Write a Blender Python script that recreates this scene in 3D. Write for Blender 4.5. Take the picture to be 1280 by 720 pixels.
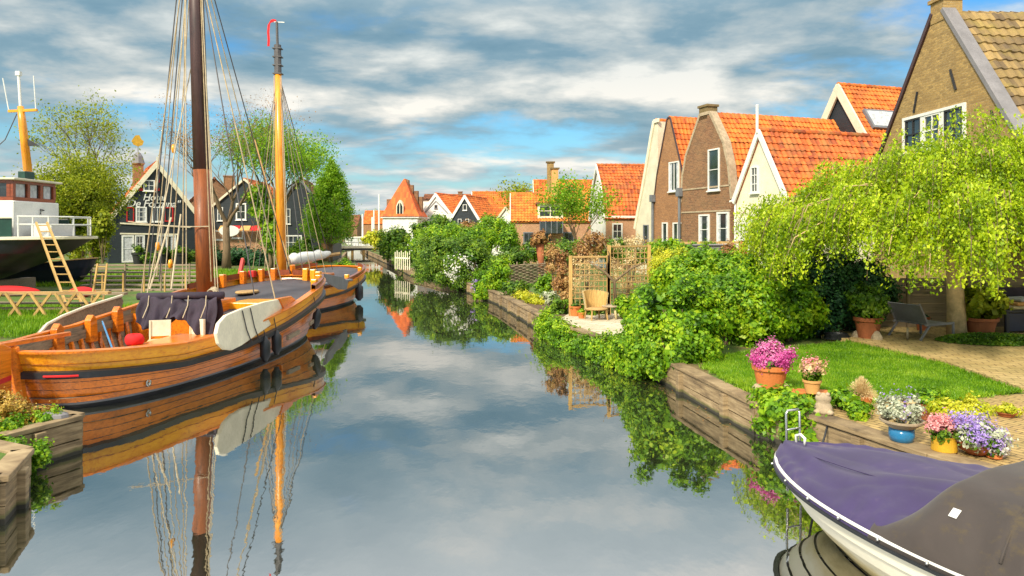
import bpy, math, random
import numpy as np
from mathutils import Vector, Matrix
R = math.radians
for o in list(bpy.data.objects): bpy.data.objects.remove(o)
sc = bpy.context.scene
C = sc.collection

# ------------------------------------------------------------------ camera
F, H, HZ = 900.0, 3.0, 290.0           # focal length in photo pixels, eye height, horizon row
cd = bpy.data.cameras.new('camera'); cam = bpy.data.objects.new('camera', cd); C.objects.link(cam)
cam.location = (0, 0, H); cam.rotation_euler = (R(90), 0, 0)
cd.sensor_width = 36; cd.lens = F/1280*36; cd.shift_y = -(360-HZ)/1280
cd.clip_start = .05; cd.clip_end = 6000
sc.camera = cam

# ------------------------------------------------------------------ light
SUN_EL, SUN_AZ = 40, 212               # azimuth the sun stands at, clockwise from +Y (view direction)
sc.world = bpy.data.worlds.new('World'); sc.world.use_nodes = True
nt = sc.world.node_tree; nt.nodes.clear()
def wn(t, **k):
    n = nt.nodes.new(t)
    for a, b in k.items(): setattr(n, a, b)
    return n
L = nt.links.new
out = wn('ShaderNodeOutputWorld'); bg = wn('ShaderNodeBackground'); bg.inputs[1].default_value = .1
sky = wn('ShaderNodeTexSky', sky_type='NISHITA', sun_disc=False, sun_elevation=R(SUN_EL), sun_rotation=R(SUN_AZ))
sky.air_density = 1.6; sky.ozone_density = 4
tc = wn('ShaderNodeTexCoord'); sp = wn('ShaderNodeSeparateXYZ'); L(tc.outputs['Generated'], sp.inputs[0])
def mth(op, a, b=None, clamp=False):
    n = wn('ShaderNodeMath', operation=op, use_clamp=clamp)
    for i, v in enumerate((a, b)):
        if v is None: continue
        if isinstance(v, (int, float)): n.inputs[i].default_value = v
        else: L(v, n.inputs[i])
    return n.outputs[0]
zz = mth('ADD', mth('MAXIMUM', sp.outputs[2], 0), .15)
cx = mth('DIVIDE', sp.outputs[0], zz); cy = mth('DIVIDE', sp.outputs[1], zz)
cb = wn('ShaderNodeCombineXYZ'); L(cx, cb.inputs[0]); L(mth('MULTIPLY', cy, 1.15), cb.inputs[1])
def noise(scale, detail, rough, dist, off):
    mp = wn('ShaderNodeMapping'); mp.inputs['Location'].default_value = off; L(cb.outputs[0], mp.inputs[0])
    n = wn('ShaderNodeTexNoise'); n.inputs['Scale'].default_value = scale; n.inputs['Detail'].default_value = detail
    n.inputs['Roughness'].default_value = rough; n.inputs['Distortion'].default_value = dist
    L(mp.outputs[0], n.inputs[0]); return n.outputs[0]
def ramp(fac, stops, interp='LINEAR'):
    r = wn('ShaderNodeValToRGB'); r.color_ramp.interpolation = interp
    e = r.color_ramp.elements
    while len(e) < len(stops): e.new(.5)
    for el, (p, c) in zip(e, stops): el.position = p; el.color = (*c, 1)
    L(fac, r.inputs[0]); return r.outputs[0]
def mixc(f, a, b, mode='MIX'):
    m = wn('ShaderNodeMix', data_type='RGBA', blend_type=mode)
    for s, v in ((0, f), (6, a), (7, b)):
        if isinstance(v, (int, float)): m.inputs[s].default_value = v
        elif isinstance(v, tuple): m.inputs[s].default_value = (*v, 1)
        else: L(v, m.inputs[s])
    return m.outputs[2]
n1 = noise(.95, 8, .58, .12, (3.1, 1.7, 0)); n2 = noise(1.5, 9, .56, .15, (7.7, 2.3, 4)); n3 = noise(.42, 4, .5, .2, (1.3, 9.1, 2))
den = mth('ADD', mth('ADD', mth('MULTIPLY', n1, .62), mth('MULTIPLY', n3, .38)), mth('MULTIPLY', mth('MAXIMUM', mth('SUBTRACT', sp.outputs[2], .27), 0), 1.2))
mask = ramp(den, [(.425, (0, 0, 0)), (.53, (1, 1, 1))], 'EASE')
shade = mth('ADD', mth('MULTIPLY', n2, .6), mth('MULTIPLY', n1, .4))
cloud = ramp(shade, [(.36, (.13, .29, .40)), (.47, (.29, .44, .53)), (.53, (.58, .64, .65)), (.60, (1.0, .97, .90))])
cl10 = mixc(1.0, cloud, (7.3, 7.2, 7.0), 'MULTIPLY')
blue = mixc(1.0, sky.outputs[0], (.44, .90, 1.25), 'MULTIPLY')
low = ramp(sp.outputs[2], [(.0, (1, 1, 1)), (.16, (0, 0, 0))])      # clouds thin out and pale towards the horizon
high = ramp(sp.outputs[2], [(.28, (0, 0, 0)), (.60, (1, 1, 1))])
col = mixc(mask, blue, cl10)
col = mixc(mth('MULTIPLY', low, .45), col, (5.2, 5.5, 5.5))
col = mixc(mth('MULTIPLY', high, .75), col, (11.5, 11.2, 10.9))         # brighter, thinner cloud overhead
tone = ramp(sp.outputs[2], [(.0, (1, 1, 1)), (.14, (.98, .98, .98)), (.26, (.78, .85, .91)), (.38, (1.0, 1.0, 1.0))], 'EASE'); col = mixc(1.0, col, tone, 'MULTIPLY')
L(col, bg.inputs[0]); L(bg.outputs[0], out.inputs[0])

sl = bpy.data.lights.new('sun', 'SUN'); so = bpy.data.objects.new('sun', sl); C.objects.link(so)
sl.energy = 3.9; sl.angle = R(7.0); sl.color = (1, .90, .70)
az, el = R(SUN_AZ), R(SUN_EL)
sd = Vector((math.sin(az)*math.cos(el), math.cos(az)*math.cos(el), math.sin(el)))
so.rotation_euler = sd.to_track_quat('Z', 'Y').to_euler()

vs = sc.view_settings; vs.view_transform = 'Standard'; vs.look = 'None'; vs.gamma = 1; vs.exposure = .55; vs.use_curve_mapping = False
sc.cycles.max_bounces = 6; sc.cycles.transparent_max_bounces = 8

# ------------------------------------------------------------------ helpers
def at(px, py, Y): return Vector(((px-640)/F*Y, Y, H-(py-HZ)/F*Y))      # a point of the photograph at a known distance
def gr(px, py, z=.5):                                                   # a point of the photograph on a level
    Y = (H-z)*F/(py-HZ); return Vector(((px-640)/F*Y, Y, z))

class MB:
    def __init__(s): s.v = []; s.f = []
    def add(s, vs, fs):
        b = len(s.v); s.v += [tuple(v) for v in vs]; s.f += [tuple(i+b for i in f) for f in fs]; return s
    def box(s, x0, x1, y0, y1, z0, z1, M=None):
        vs = [Vector((x, y, z)) for z in (z0, z1) for y in (y0, y1) for x in (x0, x1)]
        if M is not None: vs = [M @ v for v in vs]
        return s.add(vs, [(0,2,3,1), (4,5,7,6), (0,1,5,4), (2,6,7,3), (0,4,6,2), (1,3,7,5)])
    def bar(s, a, b, w, h, up=(0,0,1)):                                # rectangular bar between two points
        a, b = Vector(a), Vector(b); d = (b-a).normalized(); u = Vector(up)
        sd_ = d.cross(u)
        if sd_.length < 1e-4: sd_ = d.cross(Vector((1,0,0)))
        sd_.normalize(); u = sd_.cross(d).normalized()
        vs = []
        for p in (a, b):
            for i, j in ((-1,-1), (1,-1), (1,1), (-1,1)): vs.append(p + sd_*(w/2*i) + u*(h/2*j))
        return s.add(vs, [(3,2,1,0), (4,5,6,7), (0,1,5,4), (1,2,6,5), (2,3,7,6), (3,0,4,7)])
    def tube(s, path, r, n=8, cap=True):
        path = [Vector(p) for p in path]; m = len(path); rs = r if isinstance(r, (list, tuple)) else [r]*m
        ref = Vector((0.13, .27, .95)); vs = []
        for i, p in enumerate(path):
            d = (path[min(i+1, m-1)]-path[max(i-1, 0)])
            if d.length < 1e-7: d = Vector((0,0,1))
            d.normalize(); a = d.cross(ref)
            if a.length < .05: a = d.cross(Vector((1,0,0)))
            a.normalize(); b = d.cross(a)
            for k in range(n):
                t = 2*math.pi*k/n; vs.append(p + a*(math.cos(t)*rs[i]) + b*(math.sin(t)*rs[i]))
        fs = [(i*n+k, i*n+(k+1) % n, (i+1)*n+(k+1) % n, (i+1)*n+k) for i in range(m-1) for k in range(n)]
        if cap: fs += [tuple(range(n))[::-1], tuple((m-1)*n+k for k in range(n))]
        return s.add(vs, fs)
    def lathe(s, prof, c=(0,0,0), n=24, sx=1, sy=1):                    # prof: (radius, z) pairs
        vs = [(c[0]+r*sx*math.cos(2*math.pi*k/n), c[1]+r*sy*math.sin(2*math.pi*k/n), c[2]+z) for r, z in prof for k in range(n)]
        fs = [(i*n+k, i*n+(k+1) % n, (i+1)*n+(k+1) % n, (i+1)*n+k) for i in range(len(prof)-1) for k in range(n)]
        if prof[0][0] > 0: fs.append(tuple(range(n))[::-1])
        if prof[-1][0] > 0: fs.append(tuple((len(prof)-1)*n+k for k in range(n)))
        return s.add(vs, fs)
    def prism(s, poly, a, b, axis='y'):                                 # polygon (2D) extruded between a and b
        def p(u, v, t): return {'y': (u, t, v), 'x': (t, u, v), 'z': (u, v, t)}[axis]
        n = len(poly); vs = [p(u, v, a) for u, v in poly] + [p(u, v, b) for u, v in poly]
        return s.add(vs, [tuple(range(n)), tuple(range(2*n-1, n-1, -1))] + [(i, n+i, n+(i+1) % n, (i+1) % n) for i in range(n)])
    def grid(s, rows, wrap=False):
        n = len(rows[0]); vs = [p for r in rows for p in r]
        fs = [(i*n+k, i*n+(k+1) % n, (i+1)*n+(k+1) % n, (i+1)*n+k) for i in range(len(rows)-1) for k in range(n if wrap else n-1)]
        return s.add(vs, fs)

def fixnormals(me):
    import bmesh
    b = bmesh.new(); b.from_mesh(me); bmesh.ops.recalc_face_normals(b, faces=b.faces); b.to_mesh(me); b.free()
def obj(name, mb, mat, parent=None, world=False, smooth=False, bevel=0, loc=None, rz=None, label=None, fix=True):
    me = bpy.data.meshes.new(name); me.from_pydata(mb.v, [], mb.f); me.update()
    if fix: fixnormals(me)
    me.materials.append(mat)
    if smooth: me.polygons.foreach_set('use_smooth', [True]*len(me.polygons))
    o = bpy.data.objects.new(name, me); C.objects.link(o)
    if parent is not None:
        o.parent = parent
        if world: o.matrix_parent_inverse = parent.matrix_basis.inverted()
    if loc is not None: o.location = loc
    if rz is not None: o.rotation_euler = (0, 0, rz)
    if bevel:
        m = o.modifiers.new('bevel', 'BEVEL'); m.width = bevel; m.segments = 2; m.limit_method = 'ANGLE'
    if label: o['label'] = label
    return o
def tag(o, label, cat, group=None, kind=None):
    if label: o['label'] = label
    if cat: o['category'] = cat
    if group: o['group'] = group
    if kind: o['kind'] = kind
    return o
def thing(name, label, cat, loc=(0,0,0), rz=0, group=None, kind=None):
    o = bpy.data.objects.new(name, None); C.objects.link(o); o.empty_display_size = .2
    o.location = loc; o.rotation_euler = (0, 0, rz)
    o.matrix_basis = Matrix.Translation(loc) @ Matrix.Rotation(rz, 4, 'Z')
    return tag(o, label, cat, group, kind)
def kids(o): return [c for c in bpy.data.objects if c.parent == o]
def copy_tree(o, parent=None):
    c = o.copy(); C.objects.link(c); c.parent = parent
    for ch in kids(o): copy_tree(ch, c)
    return c
def struct(name, mb, mat, **k): return tag(obj(name, mb, mat, **k), None, None, None, 'structure')

# ------------------------------------------------------------------ materials
class NT:
    def __init__(s, name):
        s.m = bpy.data.materials.new(name); s.m.use_nodes = True; s.t = s.m.node_tree; s.t.nodes.clear()
        s.out = s.t.nodes.new('ShaderNodeOutputMaterial'); s.tc = s.t.nodes.new('ShaderNodeTexCoord')
    def n(s, t, ins=None, **k):
        nd = s.t.nodes.new(t)
        for a, b in k.items(): setattr(nd, a, b)
        for a, v in (ins or {}).items():
            i = nd.inputs[a]
            if hasattr(v, 'is_output'): s.t.links.new(v, i)
            elif isinstance(v, tuple) and len(v) == 3 and i.type == 'RGBA': i.default_value = (*v, 1)
            else: i.default_value = v
        return nd
    def math(s, op, a, b=0., clamp=False): return s.n('ShaderNodeMath', {0: a, 1: b}, operation=op, use_clamp=clamp).outputs[0]
    def obj(s, scale=(1,1,1)):
        return s.n('ShaderNodeMapping', {0: s.tc.outputs['Object'], 'Scale': scale}).outputs[0]
    def noise(s, scale, detail=6, vec=None, rough=.6, dist=0.):
        return s.n('ShaderNodeTexNoise', {'Vector': vec if vec is not None else s.tc.outputs['Object'], 'Scale': scale, 'Detail': detail, 'Roughness': rough, 'Distortion': dist}).outputs[0]
    def ramp(s, fac, stops, interp='LINEAR'):
        r = s.n('ShaderNodeValToRGB', {0: fac}); r.color_ramp.interpolation = interp; e = r.color_ramp.elements
        while len(e) < len(stops): e.new(.5)
        for el, (p, c) in zip(e, stops): el.position = p; el.color = (*c, 1) if len(c) == 3 else c
        return r.outputs[0]
    def mix(s, f, a, b, mode='MIX'):
        return s.n('ShaderNodeMix', {0: f, 6: a, 7: b}, data_type='RGBA', blend_type=mode).outputs[2]
    def bump(s, h, strength=.3, dist=.02):
        return s.n('ShaderNodeBump', {'Height': h, 'Strength': strength, 'Distance': dist}).outputs[0]
    def pbr(s, col, rough=.6, bump=None, **k):
        ins = {'Base Color': col, 'Roughness': rough}
        if bump is not None: ins['Normal'] = bump
        for a, b in k.items(): ins[{'spec': 'Specular IOR Level', 'metal': 'Metallic', 'coat': 'Coat Weight', 'sheen': 'Sheen Weight', 'ior': 'IOR', 'crough': 'Coat Roughness'}[a]] = b
        p = s.n('ShaderNodeBsdfPrincipled', ins); s.t.links.new(p.outputs[0], s.out.inputs[0]); return s.m

def sc3(c, f): return tuple(min(1, x*f) for x in c)
def m_plain(name, c, rough=.6, var=.25, scale=3, bump=.15, **k):
    t = NT(name); nz = t.noise(scale, 8); f = t.noise(scale*9, 5)
    col = t.ramp(nz, [(.3, sc3(c, 1-var)), (.7, sc3(c, 1+var))])
    col = t.mix(t.ramp(f, [(.42, (0,0,0)), (.75, (.35,.35,.35))]), col, sc3(c, .55))
    return t.pbr(col, rough, t.bump(f, bump, .01), **k)
def m_wood(name, c, c2, rough=.4, along='x', coat=.0, scale=1., wear=.0, wearc=(.3,.27,.22), bump=.25):
    t = NT(name); s = {'x': (1.2, 14, 14), 'y': (14, 1.2, 14), 'z': (14, 14, 1.2)}[along]
    v = t.obj(tuple(a*scale for a in s)); g = t.noise(1.6, 8, v, .65, .6); b = t.noise(.9, 5)
    f = t.math('ADD', t.math('MULTIPLY', g, .65), t.math('MULTIPLY', b, .35))
    col = t.ramp(f, [(.34, c2), (.5, c), (.68, sc3(c, 1.35))])
    if wear: col = t.mix(t.ramp(t.noise(2.2, 9, None, .75), [(.62-wear*.3, (0,0,0)), (.72-wear*.2, (.8,.8,.8))]), col, wearc)
    return t.pbr(col, rough, t.bump(g, bump, .008), coat=coat, crough=.25)
def m_brick(name, c1, c2, mortar, bw=.21, bh=.065, patch=None, bump=.5):
    t = NT(name); sp = t.n('ShaderNodeSeparateXYZ', {0: t.tc.outputs['Object']})
    v = t.n('ShaderNodeCombineXYZ', {0: t.math('ADD', sp.outputs[0], sp.outputs[1]), 1: sp.outputs[2]}).outputs[0]
    br = t.n('ShaderNodeTexBrick', {'Vector': v, 'Color1': c1, 'Color2': c2, 'Mortar': mortar, 'Scale': 1., 'Mortar Size': .007, 'Mortar Smooth': .3, 'Brick Width': bw, 'Row Height': bh, 'Bias': 0.})
    lowf = t.noise(.8, 6); fine = t.noise(8, 6, t.n('ShaderNodeMapping', {0: v, 'Scale': (1, 3, 1)}).outputs[0])
    col = t.mix(t.ramp(fine, [(.38, (0,0,0)), (.62, (.75,.75,.75))]), br.outputs[0], sc3(c1, .45))
    col = t.mix(t.ramp(lowf, [(.4, (0,0,0)), (.68, (.4,.4,.4))]), col, patch or sc3(c2, .6))
    h = t.math('SUBTRACT', t.math('MULTIPLY', fine, .4), br.outputs[1])
    return t.pbr(col, .85, t.bump(h, bump, .02))
def m_tile(name, c, c2, moss, pu=.25, pv=.33, mossy=.3):                # colour varies tile by tile
    t = NT(name); sp = t.n('ShaderNodeSeparateXYZ', {0: t.tc.outputs['Object']})
    v = t.n('ShaderNodeCombineXYZ', {0: t.math('FLOOR', t.math('DIVIDE', sp.outputs[0], pu)), 1: t.math('FLOOR', t.math('DIVIDE', sp.outputs[1], pv))}).outputs[0]
    w = t.n('ShaderNodeTexWhiteNoise', {'Vector': v}, noise_dimensions='2D').outputs[0]
    col = t.ramp(w, [(0, c2), (.45, sc3(c,.85)), (1, sc3(c, 1.35))])
    nz = t.noise(1.1, 8, None, .7); f = t.noise(20, 5)
    col = t.mix(t.ramp(nz, [(.62-mossy*.4, (0,0,0)), (.8-mossy*.25, (.75,.75,.75))]), col, moss)
    col = t.mix(t.ramp(f, [(.45, (0,0,0)), (.8, (.4,.4,.4))]), col, sc3(c2, .5))
    return t.pbr(col, .75, t.bump(f, .2, .01))
def m_leaf(name, cols, trans=.35, gloss=.45):
    t = NT(name); rnd = t.n('ShaderNodeNewGeometry').outputs['Random Per Island']
    big = t.ramp(t.noise(1.3, 5, None, .6), [(.32, (0,0,0)), (.68, (1,1,1))]); f = t.math('ADD', t.math('MULTIPLY', rnd, .5), t.math('MULTIPLY', big, .6))
    n = len(cols); col = t.ramp(f, [(.12+.76*i/(n-1), c) for i, c in enumerate(cols)])
    p = t.n('ShaderNodeBsdfPrincipled', {'Base Color': col, 'Roughness': gloss, 'Specular IOR Level': .35})
    tr = t.n('ShaderNodeBsdfTranslucent', {0: t.mix(.35, col, (.6,.7,.05), 'MULTIPLY') if False else col})
    mx = t.n('ShaderNodeMixShader', {0: trans, 1: p.outputs[0], 2: tr.outputs[0]})
    t.t.links.new(mx.outputs[0], t.out.inputs[0]); return t.m
def m_glass(name, c=(.015,.02,.022), rough=.06):
    t = NT(name); nz = t.noise(1.3, 3)
    return t.pbr(t.ramp(nz, [(.35, c), (.75, sc3(c, 3.5))]), rough, spec=.9, ior=1.6)

M = {}
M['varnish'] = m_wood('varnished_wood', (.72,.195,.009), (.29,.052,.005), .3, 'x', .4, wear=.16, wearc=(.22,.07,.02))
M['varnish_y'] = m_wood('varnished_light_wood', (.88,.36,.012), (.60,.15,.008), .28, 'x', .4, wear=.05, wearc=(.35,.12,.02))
M['varnish_d'] = m_wood('varnished_dark_wood', (.26,.055,.016), (.09,.018,.008), .35, 'x', .4)
M['mastdark'] = m_wood('dark_mast_wood', (.060,.028,.026), (.028,.013,.012), .45, 'z', .2)
M['mastbrown'] = m_wood('brown_mast_wood', (.24,.065,.012), (.10,.026,.008), .5, 'z', .1)
M['mastorange'] = m_wood('orange_mast_wood', (.85,.33,.02), (.60,.17,.012), .35, 'z', .4, wear=.03)
M['black'] = m_plain('black_tar_paint', (.028,.03,.036), .42, .3, 2)
M['rubber'] = m_plain('black_rubber', (.02,.023,.027), .38, .2, 4)
M['deck'] = m_plain('grey_deck_paint', (.062,.06,.072), .6, .3, 2)
M['cream'] = m_plain('cream_paint', (.80,.74,.56), .5, .12, 2)
M['white'] = m_plain('white_paint', (.78,.78,.74), .5, .1, 2)
M['offwhite'] = m_plain('off_white_paint', (.68,.63,.48), .6, .15, 2)
M['grey'] = m_plain('grey_paint', (.16,.17,.19), .5, .2, 2)
M['greyw'] = m_wood('weathered_grey_wood', (.27,.21,.14), (.11,.085,.06), .85, 'x', bump=.6)
M['greywz'] = m_wood('weathered_grey_post', (.27,.21,.14), (.11,.085,.06), .85, 'z', bump=.6)
M['tanw'] = m_wood('tan_softwood', (.46,.29,.11), (.22,.13,.05), .75, 'x')
M['tanz'] = m_wood('tan_softwood_post', (.48,.30,.095), (.24,.14,.045), .75, 'z')
M['rope'] = m_plain('hemp_rope', (.42,.33,.20), .9, .3, 8)
M['ropew'] = m_plain('pale_rope', (.52,.44,.30), .9, .2, 8)
M['roped'] = m_plain('dark_wire', (.09,.085,.09), .6, .2, 8)
M['red'] = m_plain('red_paint', (.55,.02,.02), .45, .2, 3)
M['redcloth'] = m_plain('red_cloth', (.70,.012,.015), .8, .2, 4)
M['tarp'] = m_plain('dark_purple_canvas', (.032,.022,.040), .8, .4, 3)
M['navy'] = m_plain('navy_paint', (.016,.022,.05), .4, .2, 2)
M['green'] = m_plain('dark_green_paint', (.012,.055,.040), .4, .3, 2)
M['hulldark'] = m_plain('ship_hull_paint', (.020,.021,.035), .38, .45, 1.2)
M['tan'] = m_plain('cream_canvas', (.55,.45,.25), .8, .2, 3)
M['steel'] = m_plain('brushed_steel', (.62,.62,.60), .25, .1, 3, metal=.9)
M['iron'] = m_plain('dark_iron', (.05,.05,.055), .5, .2, 4, metal=.5)
M['lead'] = m_plain('grey_lead', (.21,.20,.21), .6, .2, 2)
M['terra'] = m_plain('terracotta', (.62,.19,.045), .75, .15, 4)
M['terrad'] = m_plain('old_terracotta', (.36,.11,.04), .8, .25, 4)
M['terral'] = m_plain('pale_terracotta', (.68,.36,.12), .75, .15, 4)
M['blue'] = m_plain('blue_glaze', (.03,.20,.42), .15, .25, 5)
M['yellow'] = m_plain('yellow_glaze', (.62,.36,.03), .25, .2, 5)
M['stone'] = m_plain('pale_stone', (.42,.33,.22), .9, .3, 6, .5)
M['soil'] = m_plain('soil', (.12,.075,.04), .95, .4, 8, .8)
M['glass'] = m_glass('window_glass')
M['curtain'] = m_plain('pale_curtain', (.50,.52,.55), .5, .35, 5)
M['woodblack'] = m_wood('black_tarred_boards', (.018,.026,.034), (.008,.012,.018), .6, 'x', scale=.7)
M['whiteboard'] = m_wood('white_boards', (.72,.70,.62), (.55,.52,.44), .6, 'x', bump=.1)
M['b_brown'] = m_brick('yellow_brown_brick', (.52,.34,.12), (.26,.165,.065), (.42,.33,.18), patch=(.33,.20,.06), bh=.08)
M['b_dark'] = m_brick('dark_brown_brick', (.36,.17,.08), (.15,.075,.045), (.42,.31,.19), patch=(.30,.19,.09), bh=.085)
M['b_orange'] = m_brick('orange_brown_brick', (.50,.24,.10), (.33,.16,.075), (.42,.30,.18), bh=.085)
M['b_pink'] = m_brick('pale_red_brick', (.70,.38,.21), (.58,.30,.16), (.56,.42,.29))
M['b_old'] = m_brick('old_mossy_brick', (.30,.20,.09), (.22,.16,.06), (.24,.20,.10))
M['t_orange'] = m_tile('orange_pantiles', (.68,.165,.020), (.44,.085,.014), (.30,.20,.05), mossy=.34)
M['t_deep'] = m_tile('red_orange_pantiles', (.58,.125,.020), (.30,.06,.018), (.30,.20,.06), mossy=.4)
M['t_moss'] = m_tile('mossy_orange_pantiles', (.66,.19,.025), (.46,.11,.02), (.40,.27,.04), mossy=.42)
M['t_red'] = m_tile('plain_red_pantiles', (.66,.13,.018), (.48,.085,.014), (.40,.12,.03), mossy=0.)
M['t_brown'] = m_tile('weathered_brown_tiles', (.27,.18,.065), (.12,.08,.04), (.30,.23,.04), pu=.30, pv=.36, mossy=.35)
M['t_dark'] = m_tile('brown_pantiles', (.25,.09,.04), (.14,.055,.03), (.16,.12,.05))
M['bark'] = m_wood('bark', (.19,.13,.075), (.07,.05,.03), .95, 'z', bump=1.)
M['birchbark'] = m_plain('birch_bark', (.60,.42,.22), .8, .35, 5, .5)
M['lf_lime'] = m_leaf('lime_birch_leaves', [(.05,.11,.003), (.20,.33,.005), (.40,.55,.008), (.62,.72,.03)], .42)
M['lf_bright'] = m_leaf('bright_green_leaves', [(.030,.095,.005), (.095,.24,.007), (.22,.42,.010), (.44,.58,.02)], .38)
M['lf_mid'] = m_leaf('mid_green_leaves', [(.018,.060,.006), (.055,.14,.008), (.12,.24,.012), (.25,.37,.02)], .3)
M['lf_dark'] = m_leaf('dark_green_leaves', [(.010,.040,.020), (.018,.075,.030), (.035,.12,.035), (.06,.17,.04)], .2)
M['lf_olive'] = m_leaf('olive_spring_leaves', [(.08,.13,.008), (.20,.27,.010), (.36,.42,.015), (.50,.52,.04)], .45)
M['lf_fir'] = m_leaf('fresh_spire_leaves', [(.07,.18,.010), (.16,.34,.014), (.28,.50,.020), (.42,.62,.04)], .5)
M['lf_brown'] = m_leaf('russet_leaves', [(.16,.07,.03), (.30,.14,.05), (.42,.22,.07), (.50,.34,.12)], .25)
M['lf_yellow'] = m_leaf('yellow_leaves', [(.20,.30,.01), (.36,.44,.012), (.55,.55,.02), (.68,.64,.05)], .3)
M['lf_straw'] = m_leaf('straw_blades', [(.42,.27,.10), (.60,.42,.18), (.72,.55,.28), (.80,.68,.40)], .3)
M['lf_sedum'] = m_leaf('golden_sedum', [(.22,.11,.02), (.38,.21,.03), (.52,.33,.05), (.60,.45,.10)], .2)
M['lf_pink'] = m_leaf('magenta_flowers', [(.32,.02,.14), (.52,.05,.28), (.70,.14,.42), (.82,.40,.60)], .25)
M['lf_rose'] = m_leaf('rose_flowers', [(.55,.10,.14), (.72,.25,.25), (.85,.45,.45), (.80,.30,.32)], .25)
M['lf_mauve'] = m_leaf('mauve_flowers', [(.20,.12,.45), (.34,.22,.62), (.50,.38,.75), (.62,.52,.80)], .25)
M['lf_white'] = m_leaf('white_flowers', [(.60,.58,.50), (.75,.74,.70), (.85,.85,.80)], .25)
M['lf_silver'] = m_leaf('silver_leaves', [(.24,.28,.18), (.38,.42,.28), (.55,.58,.42), (.66,.68,.55)], .25)
M['lf_grass'] = m_leaf('grass_blades', [(.05,.14,.004), (.12,.28,.006), (.20,.38,.010), (.32,.48,.03)], .35)
M['lf_redbush'] = m_leaf('wine_red_leaves', [(.10,.012,.015), (.22,.03,.03), (.34,.07,.05)], .25)

# ------------------------------------------------------------------ foliage
def quads_obj(name, cen, tdir, bdir, ln, wd, mat, parent=None, world=False):
    n = len(cen); ln = np.broadcast_to(np.asarray(ln, float).reshape(-1, 1), (n, 1)); wd = np.broadcast_to(np.asarray(wd, float).reshape(-1, 1), (n, 1))
    v = np.empty((n, 4, 3)); v[:, 0] = cen-tdir*ln/2; v[:, 1] = cen+bdir*wd/2+tdir*ln*.08; v[:, 2] = cen+tdir*ln/2; v[:, 3] = cen-bdir*wd/2+tdir*ln*.08
    me = bpy.data.meshes.new(name); me.vertices.add(n*4); me.vertices.foreach_set('co', v.reshape(-1))
    me.loops.add(n*4); me.loops.foreach_set('vertex_index', np.arange(n*4, dtype=np.int32))
    me.polygons.add(n); me.polygons.foreach_set('loop_start', np.arange(0, n*4, 4, dtype=np.int32)); me.polygons.foreach_set('loop_total', np.full(n, 4, dtype=np.int32))
    me.update(calc_edges=True); me.materials.append(mat)
    o = bpy.data.objects.new(name, me); C.objects.link(o)
    if parent is not None:
        o.parent = parent
        if world: o.matrix_parent_inverse = parent.matrix_basis.inverted()
    return o
def unit(a): return a/np.maximum(np.linalg.norm(a, axis=1, keepdims=True), 1e-6)
def frame(nrm, rng, down=0.):
    r = unit(rng.normal(size=nrm.shape)+np.array([0, 0, -down])); t = unit(r-nrm*np.sum(r*nrm, 1, keepdims=True)); return t, np.cross(nrm, t)
def blob_points(blobs, n, clump, rng, shell=.55, flat=0):
    w = np.array([b[3]*b[4]+b[4]*b[5]+b[3]*b[5] for b in blobs]); w = w/w.sum(); P = []; N = []
    for b, wi in zip(blobs, w):
        m = max(8, int(n*wi)); c = np.array(b[:3]); r = np.array(b[3:6])
        k = max(5, int((r[0]*r[1]+r[1]*r[2]+r[0]*r[2])/(clump*clump)*1.6))
        d = unit(rng.normal(size=(k, 3))); rad = (shell+(1-shell)*rng.random((k, 1))**.5)*(1+.13*rng.normal(size=(k, 1)))
        cc = d*rad; idx = rng.integers(0, k, m)
        p = c+cc[idx]*r+rng.normal(size=(m, 3))*clump*.38; P.append(p)
        out_ = unit((p-c)/r); loc = unit(p-(c+cc[idx]*r)); N.append(unit(out_*.7+loc*.45+rng.normal(size=(m, 3))*.45+np.array([0, 0, .25])))
    return np.concatenate(P), np.concatenate(N)
def foliage(name, mat, blobs, n, leaf, parent=None, world=True, clump=.3, seed=1, shell=.55, zmin=None, aspect=.62, inner=.25, down=.2):
    rng = np.random.default_rng(seed); P, Nn = blob_points(blobs, n, clump, rng, shell)
    sz = leaf*(.6+.8*rng.random(len(P)))
    if inner:                                                            # larger leaves deep inside close the crown
        P2, N2 = blob_points([(*b[:3], b[3]*.66, b[4]*.66, b[5]*.66) for b in blobs], int(n*inner), clump, rng, .3)
        P = np.concatenate([P, P2]); Nn = np.concatenate([Nn, N2]); sz = np.concatenate([sz, leaf*(1.6+rng.random(len(P2)))])
    if zmin is not None: k = P[:, 2] > zmin; P, Nn, sz = P[k], Nn[k], sz[k]
    t, b = frame(Nn, rng, down)
    return quads_obj(name, P, t, b, sz, sz*aspect, mat, parent, world)
def shrub(name, label, mat, blobs, n, leaf, cat='shrub', group=None, kind=None, **k):
    zs = min(b[2]-b[5] for b in blobs); c = blobs[0]
    r = thing(name, label, cat, (c[0], c[1], max(.45, zs)), 0, group, kind)
    foliage('foliage', mat, blobs, n, leaf, r, **k)
    s = MB(); rr = random.Random(n)
    for b in blobs:
        for i in range(4):
            s.tube([(b[0]+rr.uniform(-.12,.12)*b[3], b[1]+rr.uniform(-.12,.12)*b[4], max(.4, zs)), (b[0]+rr.uniform(-.5,.5)*b[3], b[1]+rr.uniform(-.5,.5)*b[4], b[2]+b[5]*.4)], [.03, .01], 5)
    obj('stem', s, M['bark'], r, world=True)
    return r
def plant(name, label, mat, blobs, n, leaf, cat='plant', group=None, **k):
    c = blobs[0]; r = foliage(name, mat, [(b[0]-c[0], b[1]-c[1], b[2]-(c[2]-c[5]), *b[3:6]) for b in blobs], n, leaf, None, **k)
    r.location = (c[0], c[1], c[2]-c[5]); tag(r, label, cat, group); return r
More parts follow.
